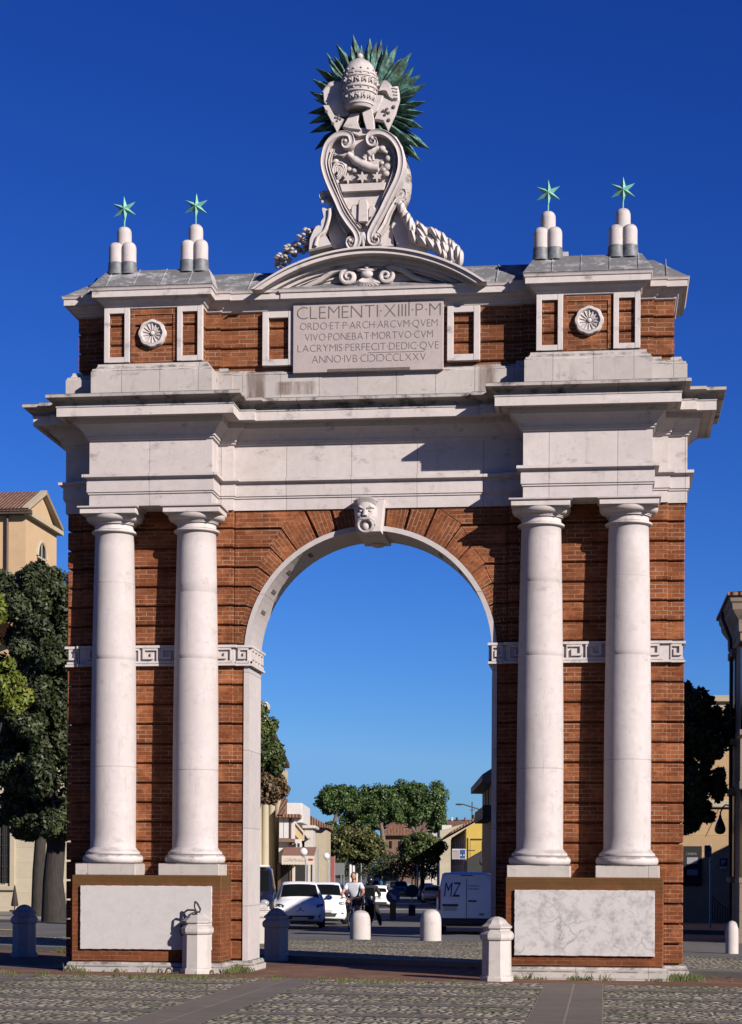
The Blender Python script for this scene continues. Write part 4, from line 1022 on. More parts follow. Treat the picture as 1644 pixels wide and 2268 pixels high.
def tree(name,label,base,clumps,leaf,per,sz,trunk,bark=BARK,group=None,inner=.5,sub=9,limbs=True,fr=(.30,.48)):
    t=thing(name,label,'tree',base,0,group); o=Vector(base)
    mb=MB(); crown_of(mb,[((c[0]-o.x,c[1]-o.y,c[2]-o.z),r) for c,r in clumps],per,sz,inner,sub,fr)
    mb.build('crown',leaf,t,fix=False)
    mb=MB(); pts=[Vector(p)-o for p in trunk[0]]; mb.tube(pts,trunk[1],10)
    if limbs:
        top=pts[-1]
        for c,r in clumps:
            e=Vector(c)-o; s=pts[max(0,len(pts)-2)].lerp(top,random.random()); mid=s.lerp(e,.5)+Vector((random.uniform(-.3,.3),random.uniform(-.3,.3),.2))
            mb.tube([s,mid,e],[trunk[1][-1]*.7,trunk[1][-1]*.45,trunk[1][-1]*.15],6)
    mb.build('trunk',bark,t,fix=False); return t
def blob(x,y,Y,rx,rz,ry=None):       # a clump measured on the photograph at its own distance
    p=at(x,y,Y); k=(Y+30)/FPX; return ((p.x,p.y,p.z),(rx*k,(ry or (rx+rz)/2*.9)*k,rz*k))
# big evergreen oak at the left
p=gnd(122,2040); Yt=p.y
tree('evergreen_oak','large dark evergreen oak with a thick trunk in front of the ochre church',tuple(p),
 [blob(70,1330,Yt,75,75),blob(125,1340,Yt+1,62,90),blob(20,1380,Yt,70,90),blob(110,1480,Yt-1,75,95),blob(40,1500,Yt+1,80,95),blob(150,1560,Yt,55,110),blob(70,1640,Yt,85,95),blob(120,1720,Yt-1,70,80),blob(20,1690,Yt+1,70,90),blob(90,1790,Yt,65,55),blob(165,1760,Yt+1,50,80),blob(165,1400,Yt+1,50,110),blob(30,1300,Yt+2,60,45),blob(95,1300,Yt,60,50),blob(0,1600,Yt+2,60,90),blob(60,1740,Yt,60,60),blob(120,1830,Yt-1,55,42),blob(70,1835,Yt,50,36),blob(30,1790,Yt+1,60,50),blob(135,1650,Yt,50,70),blob(85,1420,Yt-1,60,60),blob(60,1580,Yt-1.5,60,60),blob(140,1480,Yt,50,70)],
 L_OAK,6500,.20,([p-Vector((0,0,.3)),at(118,1950,Yt),at(125,1870,Yt),at(110,1780,Yt),at(105,1650,Yt),at(95,1500,Yt)],[.55,.40,.37,.33,.26,.18]),sub=12)
q=gnd(84,2034)
tree('evergreen_oak','slender evergreen oak close behind the thick oak trunk',(q.x,q.y,q.z),
 [blob(60,1560,q.y,60,110),blob(110,1620,q.y,60,100)],L_OAK,1200,.27,([q-Vector((0,0,.3)),at(86,1930,q.y),at(92,1830,q.y),at(90,1650,q.y)],[.30,.26,.23,.16]),sub=10)
pb=at(-45,2060,24); 
tree('lime_tree','sunlit yellow-green tree reaching in from the left edge before the dark oak',(pb.x,24,gz(pb.x,24)),
 [blob(12,1550,24,55,48),blob(-20,1500,24,60,55),blob(-25,1340,24,42,60),blob(28,1500,24.5,26,24),blob(-40,1420,24,50,60)],L_YEL,1500,.20,([(pb.x,24,gz(pb.x,24)-.3),at(-50,1800,24),at(-30,1560,24)],[.16,.13,.07]),sub=10)
# tree in front of the theatre, seen through the arch
Yb=30; pb=at(552,2050,Yb)
tree('broadleaf_tree','half-browned tree behind the left pier, in front of the columned building',(pb.x,Yb,gz(pb.x,Yb)),
 [blob(585,1640,Yb,42,62),blob(560,1600,Yb,40,50),blob(600,1690,Yb,32,40)],L_MIX,2300,.16,([(pb.x,Yb,gz(pb.x,Yb)-.3),at(553,1900,Yb),at(560,1700,Yb)],[.17,.14,.08]),sub=11)
mb=MB(); o=Vector((pb.x,Yb,gz(pb.x,Yb))); par=[x for x in bpy.data.objects if x.name.startswith('broadleaf_tree')][0]
crown_of(mb,[((c[0]-o.x,c[1]-o.y,c[2]-o.z),r) for c,r in(blob(592,1745,Yb,40,46),blob(565,1730,Yb,40,60),blob(612,1720,Yb,22,38))],2300,.16,.5,11)
b=mb.build('crown',L_BRN,par,fix=False); b['label']='browned lower leaves'
# dark tree at the right in the shade
Yb=22; pb=at(1488,2060,Yb)
tree('evergreen_oak','dark shaded tree right of the arch, in front of the ochre wall',(pb.x,Yb,gz(pb.x,Yb)),
 [blob(1550,1560,Yb,42,50),blob(1530,1620,Yb,50,80),blob(1570,1640,Yb,48,70),blob(1530,1720,Yb,50,70),blob(1565,1730,Yb,42,60),blob(1530,1790,Yb,34,36),blob(1600,1600,Yb,26,40),blob(1520,1545,Yb,18,42),blob(1480,1640,Yb,60,80),blob(1430,1700,Yb,60,70),blob(1480,1750,Yb,55,55),blob(1400,1640,Yb,50,60),blob(1400,1780,Yb,60,50),blob(1330,1800,Yb,60,55),blob(1260,1830,Yb,60,55),blob(1190,1850,Yb,55,50),blob(1300,1740,Yb,60,50),blob(1535,1825,Yb,26,24),blob(1560,1800,Yb,26,24)],  # left-hand clumps hidden behind the pier are added to shade the van
 L_OAK,1900,.18,([(pb.x,Yb,gz(pb.x,Yb)-.3),at(1490,1900,Yb),at(1500,1750,Yb),at(1530,1620,Yb)],[.17,.15,.12,.07]),sub=10)
# ================================================================== THE STREET BEYOND (its own direction)
SA=PSI-math.atan(65/FPX)
MS=Matrix.Translation((CX,CY,0))@Matrix.Rotation(SA,4,'Z')
def sx(x,d): return (x-887)/FPX*d
def sz(y,d,x=850): return CZ-(y-1927-(x-822)*.0052)*d/FPX
def ground_at(s,d): w_=MS@Vector((s,d,0)); return gz(w_.x,w_.y)
def smb(): m=MB(); m.M=MS; return m
def stucco(name,col,var=.08,streak=.2): return stonemat(name,col,.08,.1,streak)
B={}
B['cream']=stucco('cream stucco',(.52,.44,.31)); B['pale']=stucco('pale stucco',(.62,.56,.50)); B['white']=stucco('white plaster',(.70,.66,.64))
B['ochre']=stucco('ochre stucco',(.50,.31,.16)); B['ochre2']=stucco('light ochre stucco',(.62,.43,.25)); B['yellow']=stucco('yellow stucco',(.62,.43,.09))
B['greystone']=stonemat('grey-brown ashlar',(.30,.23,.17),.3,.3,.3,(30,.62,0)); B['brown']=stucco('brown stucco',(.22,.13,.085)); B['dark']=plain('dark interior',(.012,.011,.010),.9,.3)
B['beige']=stonemat('beige boarded wall',(.55,.48,.34),.05,.1,.1,(60,.62,0)); B['glass']=plain('window glass',(.012,.014,.016),.35,.2,2,0,0,.15); B['shutter']=plain('white shutters',(.62,.60,.60),.5,.06,4)
B['louvre']=plain('teal shutters',(.23,.33,.33),.5,.1,4); B['pipe']=plain('brown downpipe',(.10,.05,.035),.5,.2); B['wood']=plain('dark timber eaves',(.06,.04,.03),.7,.3)
def tilemat():
    m,t,b=newmat('terracotta roof tiles'); p=coords(t); wv=N(t,'ShaderNodeTexWave'); wv.wave_type='BANDS'; wv.bands_direction='X'; wv.inputs['Scale'].default_value=1.6; wv.inputs['Distortion'].default_value=.6; t.links.new(p,wv.inputs['Vector'])
    n=noisetex(t,p,3,6,.7); c=ramp(t,n,[(.3,(.10,.045,.028)),(.5,(.24,.105,.06)),(.7,(.36,.19,.12))]).outputs[0]; c=mixc(t,mathn(t,'MULTIPLY',wv.outputs['Fac'],.5),c,(.06,.03,.02))
    t.links.new(c,b.inputs['Base Color']); b.inputs['Roughness'].default_value=.85; bump(t,b,wv.outputs['Fac'],.8,.06); return m
B['tile']=tilemat()
def bld(name,label): return thing(name,label,'building')
# --- church behind the left oak
Yc=66; pc=at(58,1124,Yc); Xg=pc.x
cb_=bld('church','ochre church with a gabled end, arched window and tiled roof rising above the left oak')
L=5.6
mb=MB(); zt=pc.z-.1
mb.box(Xg-16,Xg,Yc,Yc+L,0,zt-.25); mb.build('wall',B['ochre2'],cb_)
mb=MB(); mb.bbox(Xg-14.5,Xg-1.55,Yc-.12,Yc+.02,zt-6.2,zt-.75,.03); mb.build('wall_panel',B['ochre'],cb_)
mb=MB(); mb.box(Xg-16.3,Xg+.35,Yc-.45,Yc+.0,zt-.28,zt-.05); mb.build('eaves',B['wood'],cb_)
mb=MB(); mb.tube([(Xg-.95,Yc-.14,zt-.2),(Xg-.95,Yc-.14,zt-6.6)],.07,8); mb.build('downpipe',B['pipe'],cb_)
zr=at(158/1.0*1.0,1112,Yc).z; zr=zt+1.5
mb=MB()
for s0,y0,y1 in((0,Yc-.5,Yc+L/2),(1,Yc+L/2,Yc+L+.5)):
    a,b_=(zt-.02,zr) if s0==0 else (zr,zt-.02)
    mb.poly([(Xg-16.3,y0,a),(Xg+.3,y0,a),(Xg+.3,y1,b_),(Xg-16.3,y1,b_)]); mb.poly([(Xg-16.3,y0,a-.12),(Xg+.3,y0,a-.12),(Xg+.3,y1,b_-.12),(Xg-16.3,y1,b_-.12)])
mb.build('roof',B['tile'],cb_,fix=False)
mb=MB(); mb.prismx([(Yc,zt-.3),(Yc+L,zt-.3),(Yc+L/2,zr-.1)],Xg-.4,Xg-.02); mb.build('gable',B['ochre2'],cb_)
mb=MB(); mb.box(Xg-.05,Xg+.3,Yc-.35,Yc+L+.35,zt-.32,zt-.1)
for y0,y1 in((Yc-.4,Yc+L/2),(Yc+L+.4,Yc+L/2)):
    mb.prismx([(y0,zt-.12),(y0,zt+.1),(y1,zr+.06),(y1,zr-.17)],Xg-.05,Xg+.28)
mb.build('gable_moulding',B['cream'],cb_)
yw=Yc+2.75; zw=zt-2.05; mb=MB()
mb.prismx([(yw+0.74*math.cos(t),zw+0.74*math.sin(t)) for t in[math.pi*i/12 for i in range(13)]]+[(yw-.74,zw-.9),(yw+.74,zw-.9)],Xg-.02,Xg+.015); wn=mb.build('window',B['glass'],cb_)
mb=MB(); mb.tube([(Xg+.03,yw+.82*math.cos(t),zw+.82*math.sin(t)) for t in[math.pi*i/14 for i in range(15)]],.10,6); mb.box(Xg-.01,Xg+.05,yw-.04,yw+.04,zw-.9,zw+.72); mb.box(Xg-.01,Xg+.05,yw-.72,yw+.72,zw-.1,zw); mb.build('window_frame',B['cream'],wn)
mb=MB(); mb.prismx([(Yc-3.5,zt-5.6),(Yc+.0,zt-6.8),(Yc+.0,zt-7.0),(Yc-3.5,zt-5.8)],Xg-16,Xg-.2); mb.build('aisle_roof',B['tile'],cb_)
# --- cream palazzo at far left
Yl=58; pl_=at(78,2028,Yl); g0=gz(pl_.x,Yl)
cl=bld('cream_building','cream stone building with a barred window at the left edge behind the oak')
M['creamash']=stonemat('cream ashlar',(.60,.52,.38),.06,.1,.15,(40,.72,0,(0,.25,0)))
mb=MB(); mb.box(pl_.x-18,pl_.x,Yl,Yl+1.9,g0-.5,7.5); mb.box(pl_.x,pl_.x+2.2,Yl+1.2,Yl+3,g0-.5,7.5); mb.build('wall',M['creamash'],cl)
a=at(4,1822,Yl); c=at(19,1955,Yl)
mb=MB(); mb.box(a.x-.05,c.x+.05,Yl-.02,Yl+.05,c.z,a.z); wn=mb.build('window',B['glass'],cl)
mb=MB()
for k in range(3): x=a.x+.1+k*(c.x-a.x-.2)/2; mb.tube([(x,Yl-.08,c.z),(x,Yl-.08,a.z)],.018,6)
for k in range(5): z=c.z+.3+k*.5; mb.tube([(a.x,Yl-.08,z),(c.x,Yl-.08,z)],.015,6)
mb.build('window_bars',M['iron'],wn)
mb=MB(); mb.bbox(c.x+.08,c.x+.35,Yl-.10,Yl+.02,c.z-.2,a.z+.3,.02); mb.bbox(a.x-.3,c.x+.35,Yl-.13,Yl+.0,c.z-.35,c.z-.15,.02); mb.build('window_sill',B['cream'],wn)
# bench, table and parasol things by the oak
def bench(x0,x1,y,h,label):
    a=gnd((x0+x1)/2,y); k=(a.y+30)/FPX; w=(x1-x0)*k
    t=thing('park_bench',label,'bench',(a.x,a.y,a.z+.1)); mb=MB(); mb.bbox(-w/2,w/2,-.22,.22,.42,.50,.015); mb.build('seat',BENCH,t)
    mb=MB(); mb.bbox(-w/2,w/2,.20,.26,.55,.95,.015); mb.build('backrest',BENCH,t)
    for s_ in(-1,1): mb=MB(); mb.bbox(s_*w*.4-.05,s_*w*.4+.05,-.2,.24,0,.42,.01); mb.build('leg',BENCH,t)
BENCH=plain('weathered concrete',(.30,.27,.23),.8,.2)
bench(122,147,2030,10,'pale slatted bench right of the thick oak trunk')
t=thing('dark_cone','slim dark parasol standing before the cream building','cone',tuple(at(33,2018,56)))
mb=MB(); mb.lathe((0,0,0),[(.16,.25),(.18,.32),(.10,.8),(.03,1.2),(.01,1.25)],10); mb.build('cone_body',plain('dark red cone',(.02,.008,.01),.8),t)  # dark cone imitates a thin shadow-like triangle
mb=MB(); mb.lathe((0,0,0),[(.03,0),(.03,.3)],8); mb.bbox(-.2,.2,-.2,.2,0,.08,.02); mb.build('foot',M['iron'],t)
# --- dark building at the right edge
Yd=24; pd=at(1615,1700,Yd); X0=pd.x; YN=19.65; zt=at(1603,1402,Yd).z
db=bld('stone_palazzo','tall grey stone building in shade with a deep cornice at the right edge')
mb=MB(); mb.box(X0,X0+14,YN,Yd,-1,zt); mb.build('wall',B['greystone'],db)
mb=MB(); mb.sweep([(X0,YN),(X0+14,YN),(X0+14,Yd),(X0,Yd)],[(0,zt-.55),(.05,zt-.5),(.06,zt-.2),(.13,zt-.1),(.22,zt+.05),(.24,zt+.2),(.28,zt+.25),(.30,zt+.40),(.0,zt+.45)]); mb.build('cornice',B['greystone'],db)
mb=MB(); mb.sweep([(X0,YN),(X0+14,YN),(X0+14,Yd),(X0,Yd)],[(.36,zt+.39),(.36,zt+.47),(-3,zt+.9)]); mb.build('roof',B['tile'],db)
mb=MB(); mb.tube([(X0-.36,Yd-2.2,zt+.3),(X0-.33,Yd-2.2,zt+.1),(X0-.12,Yd-2.2,zt-.45),(X0-.10,Yd-2.2,zt-1.2),(X0-.10,Yd-2.2,0)],.05,8); mb.build('downpipe',plain('dark downpipe',(.01,.01,.01),.6),db)
for k in range(3):
    y=Yd-2.0-3.2*k
    for z in(1.5,5.2):
        mb=MB(); mb.box(X0-.02,X0+.05,y-.55,y+.55,z,z+2.2); wn=mb.build('window',B['glass'],db); mb=MB(); mb.bbox(X0-.14,X0+.02,y-.7,y+.7,z+2.2,z+2.4,.02); mb.build('window_head',B['greystone'],wn); mb=MB(); mb.bbox(X0-.14,X0+.02,y-.7,y+.7,z-.15,z,.02); mb.build('window_sill',B['greystone'],wn)
mb=MB(); mb.bbox(X0-.10,X0+14,YN-.1,Yd+.10,-1,.2,.03); mb.build('footing',B['greystone'],db)
mb=MB(); mb.box(13.2,32,27,38,-1,5.5); mb.prismx([(26.6,5.5),(38.4,5.5),(32.5,6.4)],12.9,32.3); mb.build('added_shade_wing',B['greystone'],db)  # out-of-frame wing added to cast shade on the ochre wall
# --- ochre building behind it
Yo=42; a=at(1500,1600,Yo); b=at(1640,1600,Yo); zt=at(1600,1545,Yo).z
ob_=bld('ochre_building','light ochre building with a dark notice case and a parking sign, right of the arch')
mb=MB(); mb.box(a.x-6,b.x+6,Yo,Yo+8,-1.2,zt-.5); mb.build('wall',stonemat('ochre banded stucco',(.56,.37,.20),.05,.1,.12,(50,.60,0)),ob_)
mb=MB(); mb.sweep([(a.x-6,Yo),(b.x+6,Yo),(b.x+6,Yo+8),(a.x-6,Yo+8)],[(0,zt-.5),(.12,zt-.45),(.14,zt-.25),(.3,zt-.15),(.3,zt),(0,zt+.1)]); mb.build('cornice',B['cream'],ob_)
zz=at(1590,1788,Yo).z; mb=MB(); mb.bbox(a.x-6,b.x+6,Yo-.12,Yo+.01,zz,zz+.28,.03); mb.build('string_course',B['cream'],ob_)
JB=plain('joint brown',(.16,.10,.06),.9); kx=at(1545,1870,Yo)
for k in range(5):
    mb=MB()
    an=R(-50+25*k); p0=Vector((kx.x-.5,0,kx.z-1.4)); e0=p0+Vector((math.sin(an)*1.9,0,math.cos(an)*1.9)); e1=p0+Vector((math.sin(an)*3.3,0,math.cos(an)*3.3))
    mb.tube([(e0.x,Yo-.0,e0.z),(e1.x,Yo-.0,e1.z)],.018,4)
    mb.build('voussoir_joint',JB,ob_)
a=at(1517,1885,Yo); c=at(1554,1958,Yo)
mb=MB(); mb.bbox(a.x-1.2,c.x+.0,Yo-.1,Yo+.01,c.z-.05,a.z+.2,.02); nb=mb.build('notice_case',B['dark'],ob_)
for z0,z1 in((1898,1913),(1925,1938)):
    q0=at(1521,z0,Yo); q1=at(1550,z1,Yo); mb=MB(); mb.box(q0.x,q1.x-.08,Yo-.115,Yo-.095,q1.z,q0.z); mb.build('notice',plain('notice paper',(.30,.29,.31),.8),nb)
mb=MB(); put_text(mb,[('CINEMA',)],at(1519,1888,Yo).x,at(1543,1888,Yo).x,at(1519,1893,Yo).z,.09,lambda x,z:(x,Yo-.118,z)); mb.build('notice_lettering',plain('grey letters',(.3,.3,.3),.8),nb,fix=False)
q=at(1604,1910,Yo-.5); t=thing('parking_sign','blue square parking sign with a white P on the ochre wall','sign',(q.x,Yo-.06,q.z))
mb=MB(); mb.bbox(-.14,.14,-.02,.02,-.12,.17,.008); mb.build('panel',plain('blue sign enamel',(.012,.02,.05),.4),t)
mb=MB(); put_text(mb,[('P',)],-.07,.07,-.08,.19,lambda x,z:(x,-.024,z),.01); mb.build('letter',M['white_line'],t,fix=False)
mb=MB(); mb.bbox(-.13,.13,-.02,.02,-.23,-.15,.006); mb.build('plate',M['white_line'],t)
# wall lamp on a swan-neck, dark, hanging from the palazzo corner
q=at(1611,1788,Yd-.3); t=thing('wall_lamp','dark pear-shaped wall lamp on a curved arm beside the grey building','street lamp',tuple(q))
e=at(1595,1808,Yd-.3)-q; mb=MB(); mb.tube([(.1,0,.05),(-.05,0,.08),(e.x*.6,0,.02),(e.x*.95,0,-.12),(e.x,0,e.z)],.022,7); mb.build('arm',M['iron'],t)
mb=MB(); mb.lathe((e.x,0,e.z),[(.03,.05),(.05,-.05),(.11,-.18),(.155,-.32),(.15,-.40),(.10,-.47),(.03,-.49)],16); mb.build('lamp_head',plain('brown lamp glass',(.05,.03,.025),.3),t)
# sign pole at the right
q=gnd(1573,2062); q.z+=.12; t=thing('sign_pole','thin pale grey pole with a small sign turned edge-on, before the ochre wall','sign',tuple(q))
h=at(1573,1870,q.y).z-q.z; mb=MB(); mb.tube([(0,0,0),(0,0,h)],.035,10); mb.build('pole',plain('galvanised steel',(.62,.66,.66),.5,.1,6),t)
mb=MB(); mb.bbox(-.20,-.02,-.12,.12,h-.40,h-.02,.02); mb.build('panel',plain('grey sign back',(.13,.13,.13),.5),t)
for z in(.55,.95): mb=MB(); mb.lathe((0,0,h-z),[(.05,-.03),(.05,.03)],10); mb.build('clamp',plain('steel clamp',(.4,.4,.4),.4),t)
q=gnd(1592,2052); q.z+=.12; t=thing('handrail','dark iron stair handrail with balusters by the ochre wall','railing',tuple(q)); mb=MB()
p0,p1=at(1578,1985,q.y)-q,at(1612,2013,q.y)-q; mb.tube([p0,p1],.035,7); mb.build('rail',plain('worn brass rail',(.16,.10,.06),.5),t)
for k in range(7): a=p0.lerp(p1,k/6); mb=MB(); mb.tube([(a.x,a.y,a.z),(a.x,a.y,a.z-.85)],.016,6); mb.build('baluster',M['iron'],t)
q=gnd(1528,2040); q.z+=.12; t=thing('potted_shrub','dark potted palm-like shrub against the shaded ochre wall','plant',tuple(q)); mb=MB(); mb.lathe((0,0,0),[(.25,0),(.33,.5),(.30,.5),(.05,.45)],14); mb.build('pot',B['brown'],t)
mb=MB()
for k in range(14):
    a=k*2.4; mb.tube([(0,0,.45),(.25*math.cos(a),.25*math.sin(a),1.1),(.65*math.cos(a),.65*math.sin(a),1.3+.03*(k%4)*5)],[.02,.03,.005],5,flat=.3)
mb.build('foliage',L_OAK,t,fix=False)
# --- columned building (left side of the street)
th=bld('columned_building','pale columned building with a low gable seen left through the arch')
fs=-8.2; g0=ground_at(fs,105)
mb=smb(); mb.box(fs-2.5,fs-.5,93,121.5,g0-.5,7.9); mb.box(fs-.5,fs+.8,93,121.8,g0-.5,g0+.25); mb.build('wall',B['cream'],th)
for k in range(5):
    d=120.2-5.6*k; mb=smb(); mb.lathe((fs+.40,d,0),[(.34,g0+.24),(.34,g0+.5),(.29,g0+.55),(.32,g0+.7),(.25,g0+.8),(.24,2.5),(.21,6.2),(.25,6.3),(.32,6.5),(.32,6.65)],24); mb.build('column',B['cream'],th)
mb=smb(); mb.box(fs-.3,fs+.95,92.5,121.8,6.65,7.95); mb.build('entablature',B['cream'],th)
mb=smb(); mb.prismx([(117.6,7.95),(96.0,9.5),(93,9.3),(93,7.95)],fs-2.4,fs+.85); mb.build('gable',B['cream'],th)
mb=smb(); mb.prismx([(118.4,7.98),(118.4,8.25),(96.0,9.95),(92.5,9.7),(92.5,9.4),(96.0,9.65)],fs-2.8,fs+1.25); mb.build('roof',B['wood'],th)
d=97; mb=smb(); a0,a1=sx(566,d),sx(587,d); z0,z1=sz(1592,d),sz(1555,d); mb.bbox(a0,a1,d,d+1.4,z0-1,z1-.4,.03); mb.bbox(a0-.12,a1+.12,d-.12,d+1.5,z1-.42,z1,.05); mb.build('chimney',B['pale'],th)
# --- white shop building with the cafe awning
sh_=bld('shop_building','white two-storey shop with shuttered windows and a boxy roof terrace, left side of the street')
f2=-6.3; d0=113; g0=ground_at(f2,d0)
mb=smb(); mb.box(-7.25,f2,d0,140,g0-.5,4.75); mb.build('wall',B['white'],sh_)
mb=smb(); mb.bbox(sx(634,115),-5.97,115,125,4.5,5.7,.03); mb.build('terrace_box',B['white'],sh_)
mb=smb(); mb.box(-7.35,f2+.3,d0-.5,d0+2,4.75,4.95); mb.prismx([(d0-.6,4.9),(d0+3,6.0),(d0+7,4.9)],-7.3,sx(634,115)); mb.build('roof',B['tile'],sh_)
for x0,x1 in((618,627),(628,639)):
    mb=smb(); mb.bbox(sx(x0,d0),sx(x1,d0),d0-.06,d0+.01,sz(1857,d0),sz(1806,d0),.01); mb.build('shutter',B['shutter'],sh_)
mb=smb(); mb.tube([(sx(641,d0)+.05,d0-.05,4.8),(sx(641,d0)+.05,d0-.05,0)],.06,6); mb.build('downpipe',B['pipe'],sh_)
mb=smb(); mb.bbox(sx(618,d0),f2,d0-.5,d0,sz(1866,d0),sz(1858,d0),.02); mb.build('ledge',B['brown'],sh_)
m_,t_,b_=newmat('striped curtain'); wv=N(t_,'ShaderNodeTexWave'); wv.inputs['Scale'].default_value=.55; wv.bands_direction='DIAGONAL'; t_.links.new(coords(t_),wv.inputs['Vector']); t_.links.new(ramp(t_,wv.outputs['Fac'],[(.45,(.10,.05,.03)),(.55,(.55,.40,.22))]).outputs[0],b_.inputs['Base Color'])
mb=smb(); mb.prism([(sx(645,d0),sz(1862,d0)),(sx(672,d0),sz(1862,d0)),(sx(668,d0),sz(1822,d0)),(sx(645,d0),sz(1822,d0))],d0+.3,d0+.4); mb.build('curtain',m_,sh_)
mb=smb(); mb.prism([(sx(648,d0),sz(1818,d0)),(sx(652,d0),sz(1818,d0)),(sx(686,d0),sz(1856,d0)),(sx(682,d0),sz(1858,d0))],d0+.2,d0+3); mb.build('sun_blind',B['pale'],sh_)
mb=smb(); mb.bbox(f2,sx(667,d0),d0-.1,d0+4,sz(1880,d0),sz(1859,d0),.02); bal=mb.build('balcony',B['white'],sh_)
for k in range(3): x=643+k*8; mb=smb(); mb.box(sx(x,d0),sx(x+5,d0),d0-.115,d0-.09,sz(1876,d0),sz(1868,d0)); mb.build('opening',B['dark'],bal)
mb=smb(); mb.bbox(sx(672,d0),sx(690,d0),d0+1,d0+5,-1,sz(1834,d0),.02); mb.build('side_wall',B['pale'],sh_)
mb=smb(); mb.bbox(sx(664,d0),sx(697,d0),d0+.8,d0+6,sz(1834,d0),sz(1827,d0),.03); mb.build('canopy_slab',B['pale'],sh_)
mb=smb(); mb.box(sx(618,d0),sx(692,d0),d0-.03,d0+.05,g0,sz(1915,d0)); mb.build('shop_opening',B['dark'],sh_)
for x in(618,650,684): mb=smb(); mb.bbox(sx(x,d0)-.08,sx(x+4,d0),d0-.10,d0+.06,g0,sz(1912,d0),.02); mb.build('shop_pillar',B['pale'] if x>620 else B['pipe'],sh_)
aw=thing('cafe_awning','cream cafe awning with script lettering and a red oval, on the white shop','awning',tuple(MS@Vector((sx(660,110),110,sz(1906,110)))),SA)
d=110; wA=(697-625)/2*d/FPX; hA=21*d/FPX/2; mb=MB(); mb.box(-wA,wA,-.02,.02,-hA*.7,hA); 
for k in range(12):
    x=-wA+2*wA*(k+.5)/12; mb.prism([(x+wA/12*math.cos(t),-hA*.69+.06*math.sin(t)) for t in[math.pi+math.pi*i/6 for i in range(7)]],-.02,.02)
mb.build('valance',plain('cream canvas',(.58,.50,.42),.8,.08),aw)
mb=MB(); mb.prismx([(-.0,hA),(3.0,hA+.55),(3.0,hA+.5),(0,hA-.03)],-wA,wA); mb.build('canvas',plain('red-brown canvas',(.25,.12,.09),.8),aw)
mb=MB(); put_text(mb,[('Caff\u00e8',),('Mode',),('Le',)],-wA*.82,wA*.45,-hA*.25,hA*.7,lambda x,z:(x+z*.3,-.024,z),-.012); mb.build('lettering',plain('brown script',(.10,.07,.06),.8),aw,fix=False)
mb=MB(); mb.lathe((wA*.78,-.024,0),[(.16,0),(.16,-.004)],20,0,False,0,'Y'); lg=mb.build('logo',plain('red oval',(.35,.03,.03),.6),aw); 
for v in lg.data.vertices: v.co.z=v.co.z*.45+.05
# --- terracotta roofed house further on
d=150; hs_=bld('tiled_house','low house with a terracotta roof beyond the white shop')
mb=smb(); mb.box(sx(660,d),sx(722,d),d,d+10,-2,sz(1832,d)); mb.build('wall',B['cream'],hs_)
mb=smb(); mb.prism([(sx(655,d),sz(1828,d)),(sx(655,d),sz(1793,d)),(sx(686,d),sz(1806,d)),(sx(728,d),sz(1829,d)),(sx(728,d),sz(1834,d))],d-.6,d+10); mb.build('roof',B['tile'],hs_)
# --- houses closing the street
d=255; hs_=bld('brown_house','brown house with stepped terracotta roofs behind the umbrella pines')
mb=smb(); mb.box(sx(846,d),sx(935,d),d,d+12,-3,sz(1848,d)); mb.build('wall',B['brown'],hs_)
mb=smb(); mb.prism([(sx(842,d),sz(1850,d)),(sx(862,d),sz(1826,d)),(sx(905,d),sz(1834,d)),(sx(938,d),sz(1849,d))],d-.8,d+12); mb.build('roof',B['tile'],hs_)
mb=smb(); mb.prism([(sx(850,d),sz(1830,d)),(sx(870,d),sz(1818,d)),(sx(908,d),sz(1826,d)),(sx(908,d),sz(1830,d))],d+2,d+12); mb.build('upper_roof',B['tile'],hs_)
for x in(862,882,905): mb=smb(); mb.box(sx(x,d),sx(x+6,d),d-.05,d+.02,sz(1878,d),sz(1862,d)); mb.build('window',B['glass'],hs_)
mb=smb(); mb.box(sx(871,d),sx(880,d),d-.06,d+.02,-1,sz(1905,d)); mb.build('doorway',B['ochre'],hs_)
d=265; hs_=bld('long_house','long house with a brown tiled roof and chimneys on the right skyline')
mb=smb(); mb.box(sx(930,d),sx(1072,d),d,d+14,-3,sz(1832,d)); mb.build('wall',B['pale'],hs_)
mb=smb(); mb.prismx([(d-.8,sz(1834,d)),(d+7,sz(1811,d)),(d+15,sz(1834,d))],sx(925,d),sx(1076,d)); rf=mb.build('roof',B['tile'],hs_)
for x,h,m in((1003,8,'white'),(1014,8,'dark'),(1033,8,'tile'),(1051,14,'dark'),(1058,14,'brown')):
    mb=smb(); mb.bbox(sx(x-2,d),sx(x+2.5,d),d+6,d+7,sz(1814,d),sz(1814-h,d),.05); mb.build('chimney',B[m],rf)
mb=smb(); mb.tube([(sx(1049,d),d+6.5,sz(1812,d)),(sx(1049,d),d+6.5,sz(1770,d))],.09,5); mb.tube([(sx(1044,d),d+6.5,sz(1789,d)),(sx(1055,d),d+6.5,sz(1789,d))],.05,4); mb.build('aerial',M['iron'],rf)
mb=smb(); mb.bbox(sx(978,d-40),sx(1000,d-40),d-40,d-36,-2,sz(1826,d-40),.03); mb.build('flat_annexe',B['white'],hs_)
d=185; hs_=bld('beige_house','beige house with horizontal boards, right side of the street')
mb=smb(); mb.prism([(sx(974,d),-2.5),(sx(1075,d),-2.5),(sx(1075,d),sz(1812,d)),(sx(1030,d),sz(1822,d)),(sx(974,d),sz(1838,d))],d,d+14); mb.build('wall',B['beige'],hs_)
d=130; yb=bld('yellow_house','sunlit yellow gabled house with a dark street front and teal shutters')
zc=sz(1838,d)
mb=smb(); mb.prism([(4.5,-2),(12,-2),(12,zc+2.4),(8.6,zc+2.6),(4.5,zc+.15)],d,d+38); mb.build('wall',B['yellow'],yb)
